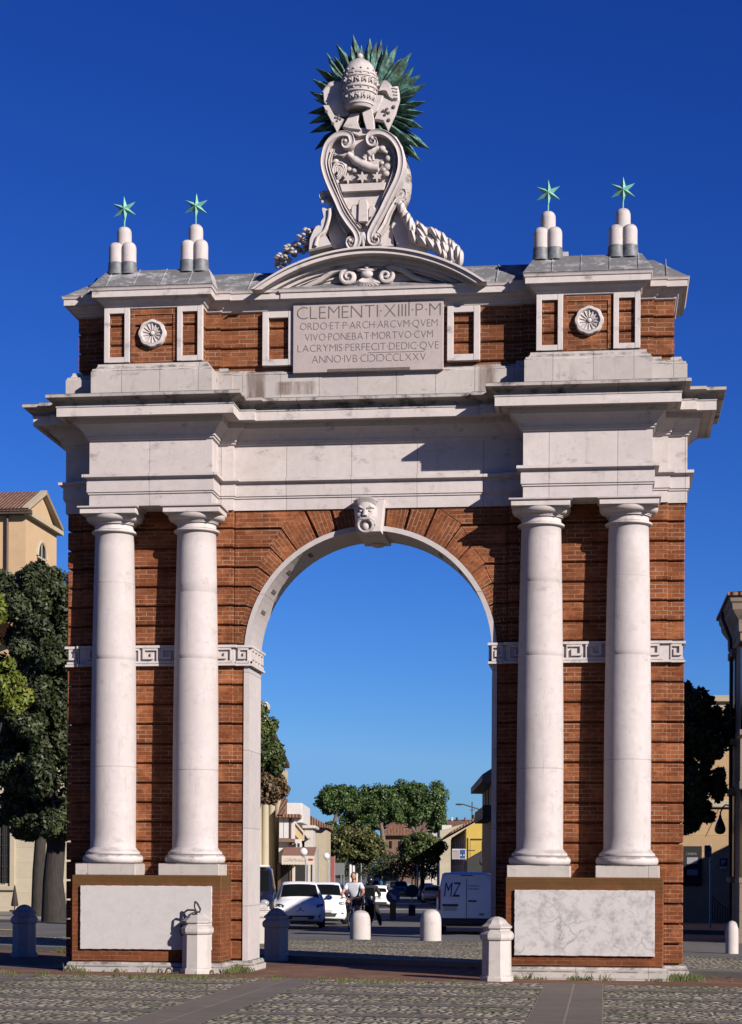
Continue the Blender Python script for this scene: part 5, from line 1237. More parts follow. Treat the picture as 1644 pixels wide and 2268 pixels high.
mb=smb(); mb.box(4.42,4.5,d+.05,d+37,-2,zc); mb.build('street_front',B['brown'],yb)  # street side darkened in its colour, standing in for facade shade
mb=smb(); mb.prism([(3.4,zc-.25),(3.4,zc-.1),(8.6,zc+3.0),(13,zc+.7),(13,zc+.55),(8.6,zc+2.7)],d-.5,d+38); mb.build('roof',B['tile'],yb)
mb=smb(); mb.bbox(sx(1068,d),sx(1079,d),d-.06,d+.01,sz(1888,d),sz(1861,d),.01); mb.build('shutter',B['louvre'],yb)
mb=smb(); mb.bbox(sx(1036,d),sx(1041,d),d-.1,d,-1,sz(1853,d),.03); mb.build('pilaster',B['yellow'],yb)
mb=smb(); mb.tube([(4.6,d-.05,sz(1857,d)),(9,d-.05,sz(1857,d))],.04,5); mb.tube([(sx(1040,d),d-.05,sz(1857,d)),(sx(1040,d),d-.05,-1)],.05,5); mb.build('downpipe',B['wood'],yb)
for k in range(8): mb=smb(); mb.box(4.38,4.43,d+1.5+k*4.4,d+2.7+k*4.4,zc-2.3,zc-.6); mb.build('window',B['glass'],yb)
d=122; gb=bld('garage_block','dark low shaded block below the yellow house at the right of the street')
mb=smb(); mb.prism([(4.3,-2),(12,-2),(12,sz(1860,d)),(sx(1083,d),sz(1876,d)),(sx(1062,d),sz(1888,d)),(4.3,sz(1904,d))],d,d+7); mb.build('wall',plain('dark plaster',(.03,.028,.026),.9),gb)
# --- balcony building
d=80; bb=bld('balcony_building','grey modern building with jutting balconies behind the right pier')
mb=smb(); mb.box(3.95,12,d,d+12,-2,sz(1714,d)); mb.build('wall',B['brown'],bb)
mb=smb(); mb.prism([(sx(1065,d),sz(1716,d)),(sx(1065,d),sz(1731,d)),(12,sz(1735,d)),(12,sz(1690,d)),(4.0,sz(1695,d))],d-1,d+12); mb.build('roof_slab',plain('grey concrete',(.20,.19,.19),.8,.15),bb)
mb=smb(); mb.bbox(sx(1067,d),4.2,d-.5,d+8,sz(1812,d),sz(1806,d),.02); mb.bbox(sx(1067,d),sx(1068.5,d),d-.5,d+8,sz(1806,d),sz(1785,d),.01); mb.bbox(sx(1067,d),4.2,d-.55,d-.48,sz(1806,d),sz(1782,d),.01); mb.build('balcony',plain('dark balcony panel',(.045,.035,.03),.7),bb)
for x in(1074.5,1080): mb=smb(); mb.tube([(sx(x,d),d-.4,sz(1806,d)),(sx(x,d),d-.4,sz(1734,d))],.022,5); mb.build('balcony_post',M['iron'],bb)
# --- pines and street trees
def stree(name,label,clumps,d,leaf,per,sz_,trunkpx,rad,bark,group,sub=9,inner=.5,fr=(.36,.56)):
    k=d/FPX; cl=[]
    for x,y,rx,rz in clumps: w_=MS@Vector((sx(x,d+random.uniform(-1,1)*rx*k*.5),d,sz(y,d))); cl.append((tuple(w_),(rx*k,(rx+rz)/2*k,rz*k)))
    pts=[MS@Vector((sx(x,d),d,sz(y,d))) for x,y in trunkpx]; b0=pts[0]; gzz=gz(b0.x,b0.y); pts[0].z=gzz-.2
    return tree(name,label,(b0.x,b0.y,gzz),cl,leaf,per,sz_,(pts,rad),bark,group,inner,sub,True,fr)
G='umbrella pines at the end of the street'
stree('umbrella_pine','leftmost umbrella pine with a bent bare trunk and lighter crown',[(728,1768,27,28),(748,1760,32,24),(772,1762,28,27),(745,1786,32,20),(722,1785,18,18),(775,1785,22,18)],232,L_PINE,4200,.34,[(728,1925),(734,1853),(742,1815),(749,1795)],[.32,.28,.25,.2],BARKP,G,12,.35)
stree('umbrella_pine','middle umbrella pine with a long trunk leaning left',[(808,1775,30,34),(832,1768,34,34),(858,1765,30,30),(818,1805,32,24),(840,1800,30,24),(865,1795,28,28)],236,L_PINE,4200,.34,[(855,1930),(852,1880),(846,1840),(843,1822)],[.34,.30,.27,.22],BARKP,G,12,.35)
stree('umbrella_pine','broadest umbrella pine with forked pale branches at the right',[(885,1765,36,32),(915,1760,38,30),(952,1768,38,36),(966,1800,28,34),(890,1802,32,26),(930,1808,38,30),(968,1835,22,18),(905,1790,30,28)],240,L_PINE,4200,.34,[(925,1925),(923,1860),(922,1842)],[.34,.3,.26],BARKP,G,12,.35)
stree('umbrella_pine','far umbrella pine filling the dark gap between the left and middle pines',[(780,1805,32,26),(800,1822,32,24),(870,1808,28,28),(825,1825,30,18)],262,L_PINE,2600,.45,[(788,1925),(790,1850),(792,1830)],[.3,.28,.25],BARKP,G,10,.35)
G='street trees before the pines'
stree('street_tree','round lime tree with yellowing leaves left of the road, before the pines',[(765,1868,40,32),(808,1865,40,32),(785,1852,38,22),(825,1885,28,26),(770,1894,40,20),(800,1895,36,18)],165,L_LIME,2800,.28,[(785,1930),(786,1900)],[.16,.12],BARK,G)
stree('street_tree','darker lime tree behind the terracotta-roofed house',[(715,1868,26,28),(735,1858,26,26),(718,1894,26,18),(740,1890,24,20)],172,L_MIX,2300,.28,[(718,1930),(719,1900)],[.15,.12],BARK,G)
stree('street_tree','dark round tree right of the road, before the broad pine',[(922,1876,38,28),(955,1876,32,28),(935,1860,36,20),(915,1896,28,17),(950,1898,30,15)],168,L_MIX,2800,.28,[(935,1930),(935,1900)],[.16,.12],BARK,G)
stree('street_tree','far bushy tree beside the left pine trunk, above the lime tree',[(735,1835,24,18),(755,1845,20,14)],205,L_LIME,1300,.34,[(738,1928),(738,1845)],[.15,.12],BARK,G)
mb=smb()
for k in range(26):
    x=700+k*12.0; d=200+random.uniform(-6,6); leaves(mb,(sx(x,d),d,sz(1916,d)),(1.2,1.0,1.5),420,.28)
hd=mb.build('hedge',L_OAK,fix=False); tag(hd,'dark clipped hedge across the far end of the street','hedge')
# ================================================================== VEHICLES
M['carwhite']=plain('white car paint',(1.0,1.0,1.0),.4,.02,3,0,0,.3,.25); M['carsilver']=plain('silver car paint',(.40,.42,.45),.3,.04,3,.3,0,.5,.6)
M['carblue']=plain('dark blue car paint',(.02,.05,.16),.28,.05,3,0,0,.5,.6); M['carblack']=plain('black car paint',(.012,.012,.015),.28,.1,3,0,0,.5,.6); M['carteal']=plain('teal car paint',(.10,.24,.27),.3,.05,3,0,0,.5,.5)
M['cargrey']=plain('grey truck paint',(.09,.09,.10),.4,.1)
M['glass']=plain('tinted car glass',(.007,.008,.009),.35,.1,2,0,0,.06); M['rubber']=plain('tyre rubber',(.012,.012,.012),.85,.2); M['rim']=plain('alloy rim',(.35,.35,.36),.35,.1,5,.7)
M['blackplastic']=plain('black plastic trim',(.018,.018,.02),.6,.2); M['lampglass']=plain('headlamp glass',(.42,.44,.47),.08,.3,30,.2,0,.6); M['redlamp']=plain('red tail lamp',(.35,.01,.012),.15,.1,10,0,0,.6)
M['platew']=plain('number plate white',(.55,.55,.52),.5,.08,20); M['bluetext']=plain('blue vinyl lettering',(.008,.022,.13),.5,.05)
def lerp(a,b,t): return a+(b-a)*t
def car(name,label,paint,st,cowl,roof0,roof1,tail,w,wheels,wr,loc,rz,group=None,rear=False,face=True,parts=True):
    # st: stations (y, zbottom, zbelt, ztop, half width low, belt, top); y runs from the nose backwards
    t=thing(name,label,'van' if 'van' in name else 'car',loc,rz,group); mb=MB(); rings=[]
    def sec(s):
        y,zb,zl,zt,w0,w1,w2=s
        h=[(0,zb),(w0*.92,zb),(w0,zb+.10),(w1+.015,lerp(zb,zl,.55)),(w1,zl-.03),(w1-.025,zl),(w2,zt-.05),(w2-.07,zt-.008),(w2*.5,zt+.012),(0,zt+.018)]
        return h
    for s in st:
        h=sec(s); pts=h+[(-x,z) for x,z in h[-2:0:-1]]
        rings.append([mb.P((x,s[0],z)) for x,z in pts])
    n=len(rings[0])
    for a,b in zip(rings,rings[1:]):
        for k in range(n): mb.F([a[k],a[(k+1)%n],b[(k+1)%n],b[k]],0,None,True)
    mb.F(rings[0][::-1]); mb.F(rings[-1])
    mb.build('body',paint,t,ang=50)
    def pane(nm,c,ins=.06,off=.006):
        m=MB(); c=[Vector(q) for q in c]; ce=sum(c,Vector())/len(c); nn=(c[1]-c[0]).cross(c[2]-c[0]).normalized()
        if nn.dot(ce-Vector((0,st[len(st)//2][0],.7)))<0: nn=-nn
        c=[q.lerp(ce,ins)+nn*off for q in c]; m.poly(c); m.poly([q-nn*.004 for q in c[::-1]])
        for i in range(len(c)): j=(i+1)%len(c); m.poly([c[i],c[j],c[j]-nn*.004,c[i]-nn*.004])
        return m.build(nm,M['glass'],t,fix=False)
    def P_(i,k,sg=1): h=sec(st[i]); return (sg*h[k][0],st[i][0],h[k][1])
    def screen(nm,i,j,t0,t1,off=.012,k0=.10):         # curved pane that follows the body between two stations
        A,Bq=sec(st[i]),sec(st[j]); m=MB(); ks=[(6,-1),(7,-1),(8,-1),(9,1),(8,1),(7,1),(6,1)]
        def pt(k,sg,t): 
            a=Vector((sg*A[k][0],st[i][0],A[k][1])); c=Vector((sg*Bq[k][0],st[j][0],Bq[k][1])); return a.lerp(c,t)
        nn=(pt(8,1,1)-pt(8,1,0)).cross(Vector((1,0,0))).normalized(); nn=nn if nn.z>0 else -nn
        rows=[]
        for t in(t0,(t0+t1)/2,t1):
            r=[pt(k,sg,t) for k,sg in ks]; r[0]=r[0].lerp(r[1],k0*4); r[-1]=r[-1].lerp(r[-2],k0*4); rows.append([m.P(q+nn*off) for q in r])
        for a,c in zip(rows,rows[1:]):
            for k in range(6): m.F([a[k],a[k+1],c[k+1],c[k]],0,None,True)
        return m.build(nm,M['glass'],t_,fix=False)
    t_=t
    if cowl is not None:
        screen('windscreen',cowl,roof0,.06,.93)
        for sg in(-1,1):
            pane('side_window',[P_(cowl,5,sg),P_(roof0+0,5,sg),P_(roof0,6,sg)],.12,.012)
            for i in range(roof0,roof1): pane('side_window',[P_(i,5,sg),P_(i+1,5,sg),P_(i+1,6,sg),P_(i,6,sg)],.09,.012)
    if tail is not None: screen('rear_window',roof1,tail,.10,.85)
    for y in wheels:
        for sg in(-1,1):
            m=MB(); m.lathe((sg*(w-.10),y,wr),[(wr*.6,-.10*sg),(wr*.95,-.10*sg),(wr,-.06*sg),(wr,.06*sg),(wr*.95,.10*sg),(wr*.62,.105*sg)],22,0,True,0,'X'); wh=m.build('wheel',M['rubber'],t,ang=30)
            m=MB(); m.lathe((sg*(w-.10),y,wr),[(wr*.62,.06*sg),(wr*.62,.100*sg),(wr*.5,.085*sg),(wr*.15,.09*sg),(wr*.12,.11*sg),(.01,.11*sg)],18,0,True,0,'X'); m.build('rim',M['rim'],wh)
    return t
def addp(t,nm,mat,fn):
    m=MB(); fn(m); return m.build(nm,mat,t)
HATCH=[(0,.27,.56,.60,.56,.60,.50),(.06,.22,.66,.71,.70,.74,.58),(.30,.19,.76,.84,.78,.81,.62),(.62,.18,.84,.93,.81,.825,.64),(.95,.18,.90,.99,.825,.83,.66),(1.70,.18,.93,1.45,.83,.83,.575),(2.35,.18,.95,1.515,.83,.83,.59),(3.05,.19,.97,1.49,.83,.825,.575),(3.50,.22,.98,1.36,.81,.80,.56),(3.78,.28,.96,1.02,.76,.77,.62),(3.85,.34,.80,.84,.68,.70,.56)]
def hatch_front(t,w=.8,grille=True):
    for sg in(-1,1):
        m=MB(); c=Vector((sg*.60,.155,.70)); v0=len(m.v); m.ell((0,0,0),(.17,.07,.085),14,8)
        for i in range(len(m.v)): p=m.v[i]; m.v[i]=c+Vector((p.x,p.y+abs(p.x+sg*.17)*.45*(1 if True else 0)-.05,p.z+sg*p.x*.35))
        hl=m.build('headlight',M['blackplastic'],t)
        for dx in(-.05,.055): addp(hl,'lamp',M['lampglass'],lambda m:m.ell((sg*.60+dx,.085+.05*(dx*sg>0),.70+sg*dx*.35),(.045,.03,.045),10,8))
        addp(t,'fog_lamp',M['blackplastic'],lambda m:m.lathe((sg*.60,.03,.42),[(.065,-.02),(.065,.06)],16,0,False,0,'Y'))
        addp(t,'door_mirror',M['carwhite'],lambda m:m.ell((sg*.97,1.25,1.0),(.12,.07,.085),12,8))
        addp(t,'mirror_arm',M['blackplastic'],lambda m:m.tube([(sg*.80,1.25,.94),(sg*.92,1.25,.96)],.03,6))
    addp(t,'lower_intake',M['blackplastic'],lambda m:m.prism([(-.50,.42),(.50,.42),(.42,.30),(-.42,.30)],-.035,.1))
    addp(t,'number_plate',M['platew'],lambda m:m.bbox(-.26,.26,-.055,-.03,.255,.365,.005))
    for z in(.575,.625,.675):
        addp(t,'grille_bar',M['blackplastic'],lambda m:m.tube([(-.46,.06+(z-.57)*.45,z+.03),(-.2,.015+(z-.57)*.4,z),(-.08,.0+(z-.57)*.4,z-.01)],.013,5))
        addp(t,'grille_bar',M['blackplastic'],lambda m:m.tube([(.46,.06+(z-.57)*.45,z+.03),(.2,.015+(z-.57)*.4,z),(.08,.0+(z-.57)*.4,z-.01)],.013,5))
    def chev(m):
        for z in(.60,.655): m.tube([(-.10,.012,z-.03),(0,-.005,z+.02),(.10,.012,z-.03)],.018,5)
    for z in(.60,.655): addp(t,'emblem_chevron',M['rim'],lambda m:m.tube([(-.10,.02+(z-.6)*.5,z-.03),(0,-.005+(z-.6)*.5,z+.02),(.10,.02+(z-.6)*.5,z-.03)],.018,5))
    addp(t,'sill_trim',M['blackplastic'],lambda m:m.box(-.62,.62,-.02,.2,.16,.22))
def street(s,d): w_=MS@Vector((s,d,0)); return (w_.x,w_.y,gz(w_.x,w_.y))
def place_car(name,label,paint,st,s,d,yaw,rear=False,**kw):
    return car(name,label,paint,st,4,5,8,9,.83,(.78,3.12),.30,street(s,d),SA+R(yaw)+(math.pi if rear else 0),**kw)
G='cars on the street behind the arch'
c1=place_car('parked_car','white hatchback facing us with chevron grille, nearest car at the left of the archway',M['carwhite'],HATCH,-3.28,62.3,4,group=G); hatch_front(c1)
# driver just visible behind the windscreen
drv=thing('person','driver in a pale shirt behind the windscreen of the nearest white hatchback','person',c1.location,c1.rotation_euler[2])
mb=MB(); mb.tube([(.36,2.05,.75),(.36,2.02,1.0),(.36,2.0,1.12),(.36,1.98,1.2)],[.17,.20,.10,.055],10); mb.ell((.36,1.95,1.27),(.075,.095,.11),12,10); mb.tube([(.5,1.98,1.05),(.52,1.75,.92),(.42,1.55,1.0)],[.055,.045,.03],8); mb.tube([(.22,1.98,1.05),(.2,1.75,.92),(.3,1.55,1.0)],[.055,.045,.03],8)
mb.build('body',plain('driver skin and shirt',(.35,.24,.2),.7),drv)
SMALL=[(y*.94,a,b+.04,c+(.03 if c<1.2 else .0),d*.98,e*.98,f*.98) for y,a,b,c,d,e,f in HATCH]
c2=place_car('parked_car','small white rounded car right behind the nearest white hatchback, its headlight showing',M['carwhite'],SMALL,-2.72,68.6,3,group=G)
for sg in(-1,1):
    addp(c2,'headlight',M['lampglass'],lambda m:m.ell((sg*.60,.14,.74),(.13,.09,.10),12,8)); addp(c2,'fog_lamp',M['blackplastic'],lambda m:m.ell((sg*.60,.06,.42),(.10,.06,.05),10,6)); addp(c2,'door_mirror',M['carwhite'],lambda m:m.ell((sg*.95,1.2,1.02),(.11,.07,.085),10,8))
addp(c2,'lower_intake',M['blackplastic'],lambda m:m.prism([(-.45,.42),(.45,.42),(.38,.30),(-.38,.30)],-.03,.1)); addp(c2,'number_plate',M['platew'],lambda m:m.bbox(-.26,.26,-.05,-.02,.44,.55,.005))
c3=place_car('parked_car','dark blue car behind the two white cars, left of the cyclist',M['carblue'],HATCH,-3.0,76.5,0,group=G)
c4=place_car('parked_car','white car seen from behind with a red tail lamp, right of the scooter rider',M['carwhite'],HATCH,-1.45,128,0,True,group=G)
def tail(t,lamp_z=.85):
    for sg in(-1,1): addp(t,'tail_lamp',M['redlamp'],lambda m:m.ell((sg*.66,3.74,lamp_z),(.10,.10,.17),10,8))
    addp(t,'number_plate',M['platew'],lambda m:m.bbox(-.26,.26,3.83,3.875,.60,.71,.005)); addp(t,'rear_bumper',M['blackplastic'],lambda m:m.bbox(-.60,.60,3.70,3.90,.26,.42,.03))
c4.location=street(-1.5,132); tail(c4)
c5=place_car('parked_car','silver hatchback seen from behind, nearest car in the right lane past the white van',M['carsilver'],HATCH,2.85,162,-4,True,group=G); tail(c5)
c6=place_car('parked_car','pale grey car ahead of the silver hatchback in the right lane',M['carsilver'],HATCH,2.55,176,-3,True,group=G); tail(c6)
c7=place_car('parked_car','black oncoming car with a lit headlamp in the middle of the far street',M['carblack'],HATCH,0.0,190,0,group=G)
for sg in(-1,1): addp(c7,'headlight',M['lampglass'],lambda m:m.ell((sg*.6,.1,.70),(.14,.08,.09),10,8))
c8=place_car('parked_car','dark oncoming car in front of the far white van',M['carblack'],HATCH,-3.0,205,0,group=G)
for sg in(-1,1): addp(c8,'headlight',M['lampglass'],lambda m:m.ell((sg*.6,.1,.70),(.12,.08,.09),10,8))
c9=place_car('parked_car','teal car half hidden at the far end before the brown house',M['carteal'],HATCH,1.2,238,70,group=G)
# vans
def van(label,paint,s,d,yaw,rear,L=4.5,w=.90,h=1.86,group=G,name='white_van'):
    st=[(0,.30,.70,.78,.70,.74,.60),(.08,.24,.85,.95,.82,.84,.68),(.55,.22,1.0,1.10,.87,.88,.74),(1.05,.22,1.08,1.20,.88,.89,.76),(1.75,.22,1.15,h-.05,.89,.89,.73),(2.6,.22,1.15,h,.89,.89,.74),(L-.5,.24,1.15,h,.89,.89,.74),(L-.08,.30,1.13,h-.06,.87,.87,.73),(L,.36,1.10,h-.14,.84,.85,.70)]
    t=car(name,label,paint,st,3,4,5,None,w,(.85,L-.9),.34,street(s,d),SA+R(yaw)+(math.pi if rear else 0),group); return t
L=4.5
v1=van('white delivery van seen from behind with blue MZ lettering, right side of the archway',M['carwhite'],2.20,60.8,-3,True)
def vrear(t):
    y=L
    addp(t,'rear_bumper',M['blackplastic'],lambda m:m.bbox(-.86,.86,y-.25,y+.06,.30,.50,.03))
    addp(t,'door_seam',M['blackplastic'],lambda m:m.box(-.008,.008,y-.01,y+.008,.5,1.66))
    addp(t,'roof_spoiler',M['carwhite'],lambda m:m.bbox(-.62,.62,y-.3,y+.04,1.74,1.80,.02)); addp(t,'brake_lamp',M['blackplastic'],lambda m:m.box(-.18,.18,y-.02,y+.045,1.755,1.785))
    for sg in(-1,1): addp(t,'tail_lamp',M['redlamp'],lambda m:m.bbox(sg*.80-.06,sg*.80+.06,y-.16,y+.005,.72,1.35,.03))
    addp(t,'number_plate',M['platew'],lambda m:m.bbox(.28,.68,y,y+.02,.72,.86,.006)); addp(t,'plate_recess',M['blackplastic'],lambda m:m.bbox(.24,.72,y-.0,y+.012,.86,.92,.004))
    addp(t,'door_handle',M['blackplastic'],lambda m:m.bbox(-.30,-.06,y,y+.03,.99,1.035,.008)); addp(t,'badge',M['rim'],lambda m:m.ell((-.45,y+.003,.62),(.09,.012,.04),10,6))
    def mz(m): put_text(m,[('M',),('Z',)],-.66,-.20,1.14,.43,lambda x,z:(-x-(z-1.2)*.10,y+.03-(z-1.1)*.06,z),-.001)
    addp(t,'lettering',M['bluetext'],mz)
    for z0,wd in((1.44,.36),(1.35,.34)): addp(t,'small_lettering',M['bluetext'],lambda m:put_text(m,[('TRASPORTI',)] if z0>1.4 else [('e MONTAGGI',)],0,wd,z0,.045,lambda x,z:(-.02-x,y+.03-(z-1.1)*.06,z),.0))
vrear(v1)
v2=van('tall white van far down the street, facing us above the dark cars',M['carwhite'],-3.35,262,0,False,5.6,1.0,2.7)
for sg in(-1,1): addp(v2,'headlight',M['lampglass'],lambda m:m.ell((sg*.62,.1,.85),(.16,.1,.12),10,8))
v3=van('dark van with a pale roof half hidden behind the left jamb of the arch',M['carblack'],-4.75,57.5,2,False,4.6,.9,1.95,name='dark_van')
addp(v3,'roof_panel',M['carwhite'],lambda m:m.bbox(-.66,.66,1.65,4.2,1.95,2.02,.03)); 
for sg in(-1,1): addp(v3,'headlight',M['lampglass'],lambda m:m.ell((sg*.62,.1,.85),(.16,.1,.12),10,8))
v4=van('dark grey box van in the middle distance behind the arrow sign',M['cargrey'],-.9,215,0,False,5,.95,2.3,name='grey_van')
for sg in(-1,1): addp(v4,'headlight',M['lampglass'],lambda m:m.ell((sg*.62,.1,.85),(.16,.1,.12),10,8))
# ================================================================== PEOPLE
def skin(joints,edges,radii,sub=2):
    me=bpy.data.meshes.new('s'); me.from_pydata([Vector(j) for j in joints],edges,[]); o=bpy.data.objects.new('s',me); COL.objects.link(o)
    md=o.modifiers.new('k','SKIN'); md.use_smooth_shade=True
    for i,v in enumerate(me.skin_vertices[0].data):
        r=radii[i]; v.radius=r if isinstance(r,tuple) else (r,r); v.use_root=(i==0)
    ms=o.modifiers.new('s','SUBSURF'); ms.levels=sub; ms.render_levels=sub
    bpy.context.view_layer.update(); e=o.evaluated_get(bpy.context.evaluated_depsgraph_get()); out=bpy.data.meshes.new_from_object(e)
    bpy.data.objects.remove(o); v=[q.co.copy() for q in out.vertices]; f=[list(p.vertices) for p in out.polygons]; bpy.data.meshes.remove(out); return v,f
def add_skin(mb,J,E,Rd,sub=2):
    v,f=skin(J,E,Rd,sub); ids=[mb.P(p) for p in v]
    for q in f: mb.F([ids[i] for i in q],0,None,True)
M['skin']=plain('cyclist skin',(.42,.20,.13),.6,.08,20); M['hair']=plain('grey-brown hair',(.07,.05,.04),.8,.3,40); M['shirt']=plain('white checked shirt',(.58,.60,.66),.8,.12,30); M['shorts']=plain('dark maroon shorts',(.045,.018,.018),.85,.2); M['shoe']=plain('dark shoes',(.03,.03,.035),.7,.2); M['darkcloth']=plain('black riding clothes',(.010,.010,.012),.85,.2); M['hivis']=plain('yellow vest',(.45,.52,.04),.7,.1)  # skin is one base tone for the cyclist
def hand(mb,wrist,tip_dir,curl,side):
    w_=Vector(wrist); d=Vector(tip_dir).normalized(); c=Vector(curl).normalized(); n=d.cross(c).normalized()
    palm=[w_,w_+d*.045,w_+d*.085]; mb.tube(palm,[.026,.038,.034],8,0,True,.55)
    for k,l in enumerate((.065,.075,.07,.055)):
        b=w_+d*.08+n*(.027-.018*k); mb.tube([b,b+d*l*.45+c*.008,b+d*l*.6+c*l*.5,b+d*l*.35+c*l*.8],[.0095,.009,.008,.007],6)
    b=w_+d*.03+n*side*.03; mb.tube([b,b+n*side*.02+d*.03+c*.02,b+n*side*.01+d*.05+c*.045],[.011,.010,.008],6)
def head(mb,c,s=1,yaw=0):
    c=Vector(c); v0=len(mb.v); mb.ell((0,0,0),(.078*s,.098*s,.118*s),18,14)
    for i in range(v0,len(mb.v)):
        p=mb.v[i]; k=1-.18*max(0,-p.z/.118/s); mb.v[i]=Vector((p.x*k,p.y*k-(.012*s if p.z<-.03 else 0),p.z))
    mb.tube([(0,-.094*s,.02*s),(0,-.118*s,-.02*s),(0,-.10*s,-.03*s)],[.012*s,.018*s,.012*s],7)
    mb.tube([(-.03*s,-.085*s,-.062*s),(0,-.094*s,-.06*s),(.03*s,-.085*s,-.062*s)],.008*s,6)
    for sg in(-1,1): mb.ell((sg*.031*s,-.088*s,.012*s),(.014*s,.010*s,.009*s),8,6); mb.ell((sg*.079*s,.0,-.005*s),(.012*s,.022*s,.032*s),8,6)
    q=Matrix.Rotation(yaw,3,'Z')
    for i in range(v0,len(mb.v)): mb.v[i]=q@mb.v[i]+c
# --- cyclist riding towards us
dC=58.5; sC=sx(785,dC); base=street(sC,dC); RZ=SA+R(-10)
per=thing('person','cyclist in a white short-sleeved shirt and dark shorts riding towards us behind the bollard','person',base,RZ)
mb=MB()
J=[(0,.10,1.00),(0,.06,1.18),(0,-.02,1.40),(0,-.05,1.52),(0,-.09,1.60), (-.20,-.02,1.43),(-.33,-.18,1.20),(-.29,-.42,1.08), (.20,-.02,1.43),(.33,-.18,1.20),(.29,-.42,1.08),
   (-.10,.08,.96),(-.16,-.30,.90),(-.13,-.18,.50),(-.13,-.14,.38),(-.13,-.27,.33), (.10,.08,.96),(.15,-.22,.72),(.13,-.02,.30),(.13,.02,.20),(.13,-.12,.15)]
E_=[(0,1),(1,2),(2,3),(3,4),(2,5),(5,6),(6,7),(2,8),(8,9),(9,10),(0,11),(11,12),(12,13),(13,14),(14,15),(0,16),(16,17),(17,18),(18,19),(19,20)]
Rd=[.15,.15,.16,.065,.06,.075,.05,.032,.075,.05,.032,.10,.075,.052,.04,.035,.10,.075,.052,.04,.035]
add_skin(mb,J,E_,Rd); head(mb,(0,-.13,1.70),1.05)
hand(mb,(-.29,-.42,1.08),(0,-1,-.25),(0,-.2,-1),1); hand(mb,(.29,-.42,1.08),(0,-1,-.25),(0,-.2,-1),-1)
mb.build('body',M['skin'],per,fix=False)
mb=MB(); add_skin(mb,[(0,.10,1.00),(0,.06,1.18),(0,-.02,1.40),(0,-.045,1.49),(-.20,-.02,1.43),(-.29,-.12,1.28),(.20,-.02,1.43),(.29,-.12,1.28)],[(0,1),(1,2),(2,3),(2,4),(4,5),(2,6),(6,7)],[.175,.175,.185,.085,.10,.085,.10,.085]); mb.build('shirt',M['shirt'],per,fix=False)
mb=MB(); add_skin(mb,[(0,.11,.97),(-.10,.06,.95),(-.155,-.27,.89),(.10,.06,.95),(.148,-.19,.75)],[(0,1),(1,2),(0,3),(3,4)],[.165,.13,.105,.13,.105]); mb.build('shorts',M['shorts'],per,fix=False)
mb=MB(); mb.ell((0,-.115,1.735),(.085,.10,.10),16,10); mb.v=[p for p in mb.v]; mb.build('hair',M['hair'],per)
for sx_,yy,zz in((-.13,-.22,.345),(.13,-.07,.165)):
    mb=MB(); mb.tube([(sx_,yy+.11,zz+.0),(sx_,yy,zz),(sx_,yy-.11,zz-.015)],[.04,.048,.035],8,0,True,.8); mb.build('shoe',M['shoe'],per)
bk=thing('bicycle','city bicycle with chrome handlebars ridden by the man in the white shirt','bicycle',base,RZ); CH=plain('chrome bicycle tube',(.45,.46,.48),.25,.1,5,.8)
for y in(-.55,.55):
    mb=MB(); mb.tube([(0,y+.33*math.cos(t),.34+.33*math.sin(t)) for t in[2*math.pi*i/28 for i in range(29)]],.02,7,cap=False); wl=mb.build('wheel',M['rubber'],bk)
    mb=MB()
    for k in range(10): t=math.pi*2*k/10; mb.tube([(0,y,.34),(0,y+.32*math.cos(t),.34+.32*math.sin(t))],.004,4)
    mb.lathe((0,y,.34),[(.03,-.04),(.03,.04)],10,0,True,0,'X'); mb.build('spokes',CH,wl)
mb=MB()
for a,b in(((0,-.40,.95),(0,-.42,.72)),((0,-.42,.78),(0,.0,.34)),((0,.0,.34),(0,.20,.88)),((0,-.41,.74),(0,.16,.72)),((0,.0,.34),(0,.55,.34)),((0,.17,.75),(0,.55,.34))): mb.tube([a,b],.020,8)
for sg in(-1,1): mb.tube([(0,-.42,.74),(sg*.05,-.45,.68),(sg*.05,-.55,.34)],.014,6)
mb.build('frame',CH,bk)
mb=MB(); mb.tube([(-.30,-.48,1.04),(-.22,-.55,1.05),(-.05,-.50,1.0),(0,-.42,.98),(.05,-.50,1.0),(.22,-.55,1.05),(.30,-.48,1.04)],.016,7); mb.build('handlebar',CH,bk)
mb=MB(); mb.ell((0,.20,.92),(.11,.16,.05)); mb.build('saddle',M['blackplastic'],bk)
mb=MB(); mb.ell((0,-.56,.80),(.045,.05,.045)); mb.build('front_lamp',M['lampglass'],bk)
mb=MB(); mb.bbox(-.19,-.08,-.20,-.12,.29,.31,.006); mb.tube([(-.08,-.15,.30),(-.06,0,.34)],.012,6); mb.tube([(.08,-.02,.12),(.06,0,.34)],.012,6); mb.bbox(.08,.19,-.08,.0,.10,.12,.006); mb.build('pedals',M['blackplastic'],bk)
# --- scooter with its rider in black
dS=66; sS=sx(820,dS); base=street(sS,dS)
sct=thing('motor_scooter','black motor scooter with a lit indicator behind the cyclist','scooter',base,SA)
mb=MB(); mb.tube([(0,-.62,.75),(0,-.50,.95),(0,-.42,1.02)],[.16,.20,.10],12); mb.tube([(0,-.52,.80),(0,-.42,.45),(0,-.1,.30),(0,.25,.40),(0,.55,.62),(0,.85,.68)],[.20,.19,.17,.18,.20,.12],12); mb.build('body',M['carblack'],sct)
for y in(-.66,.62): mb=MB(); mb.lathe((0,y,.25),[(.14,-.05),(.24,-.055),(.25,0),(.24,.055),(.14,.05)],20,0,True,0,'X'); mb.build('wheel',M['rubber'],sct)
mb=MB(); mb.tube([(-.36,-.35,1.05),(-.1,-.45,1.03),(.1,-.45,1.03),(.36,-.35,1.05)],.02,7); mb.build('handlebar',M['blackplastic'],sct)
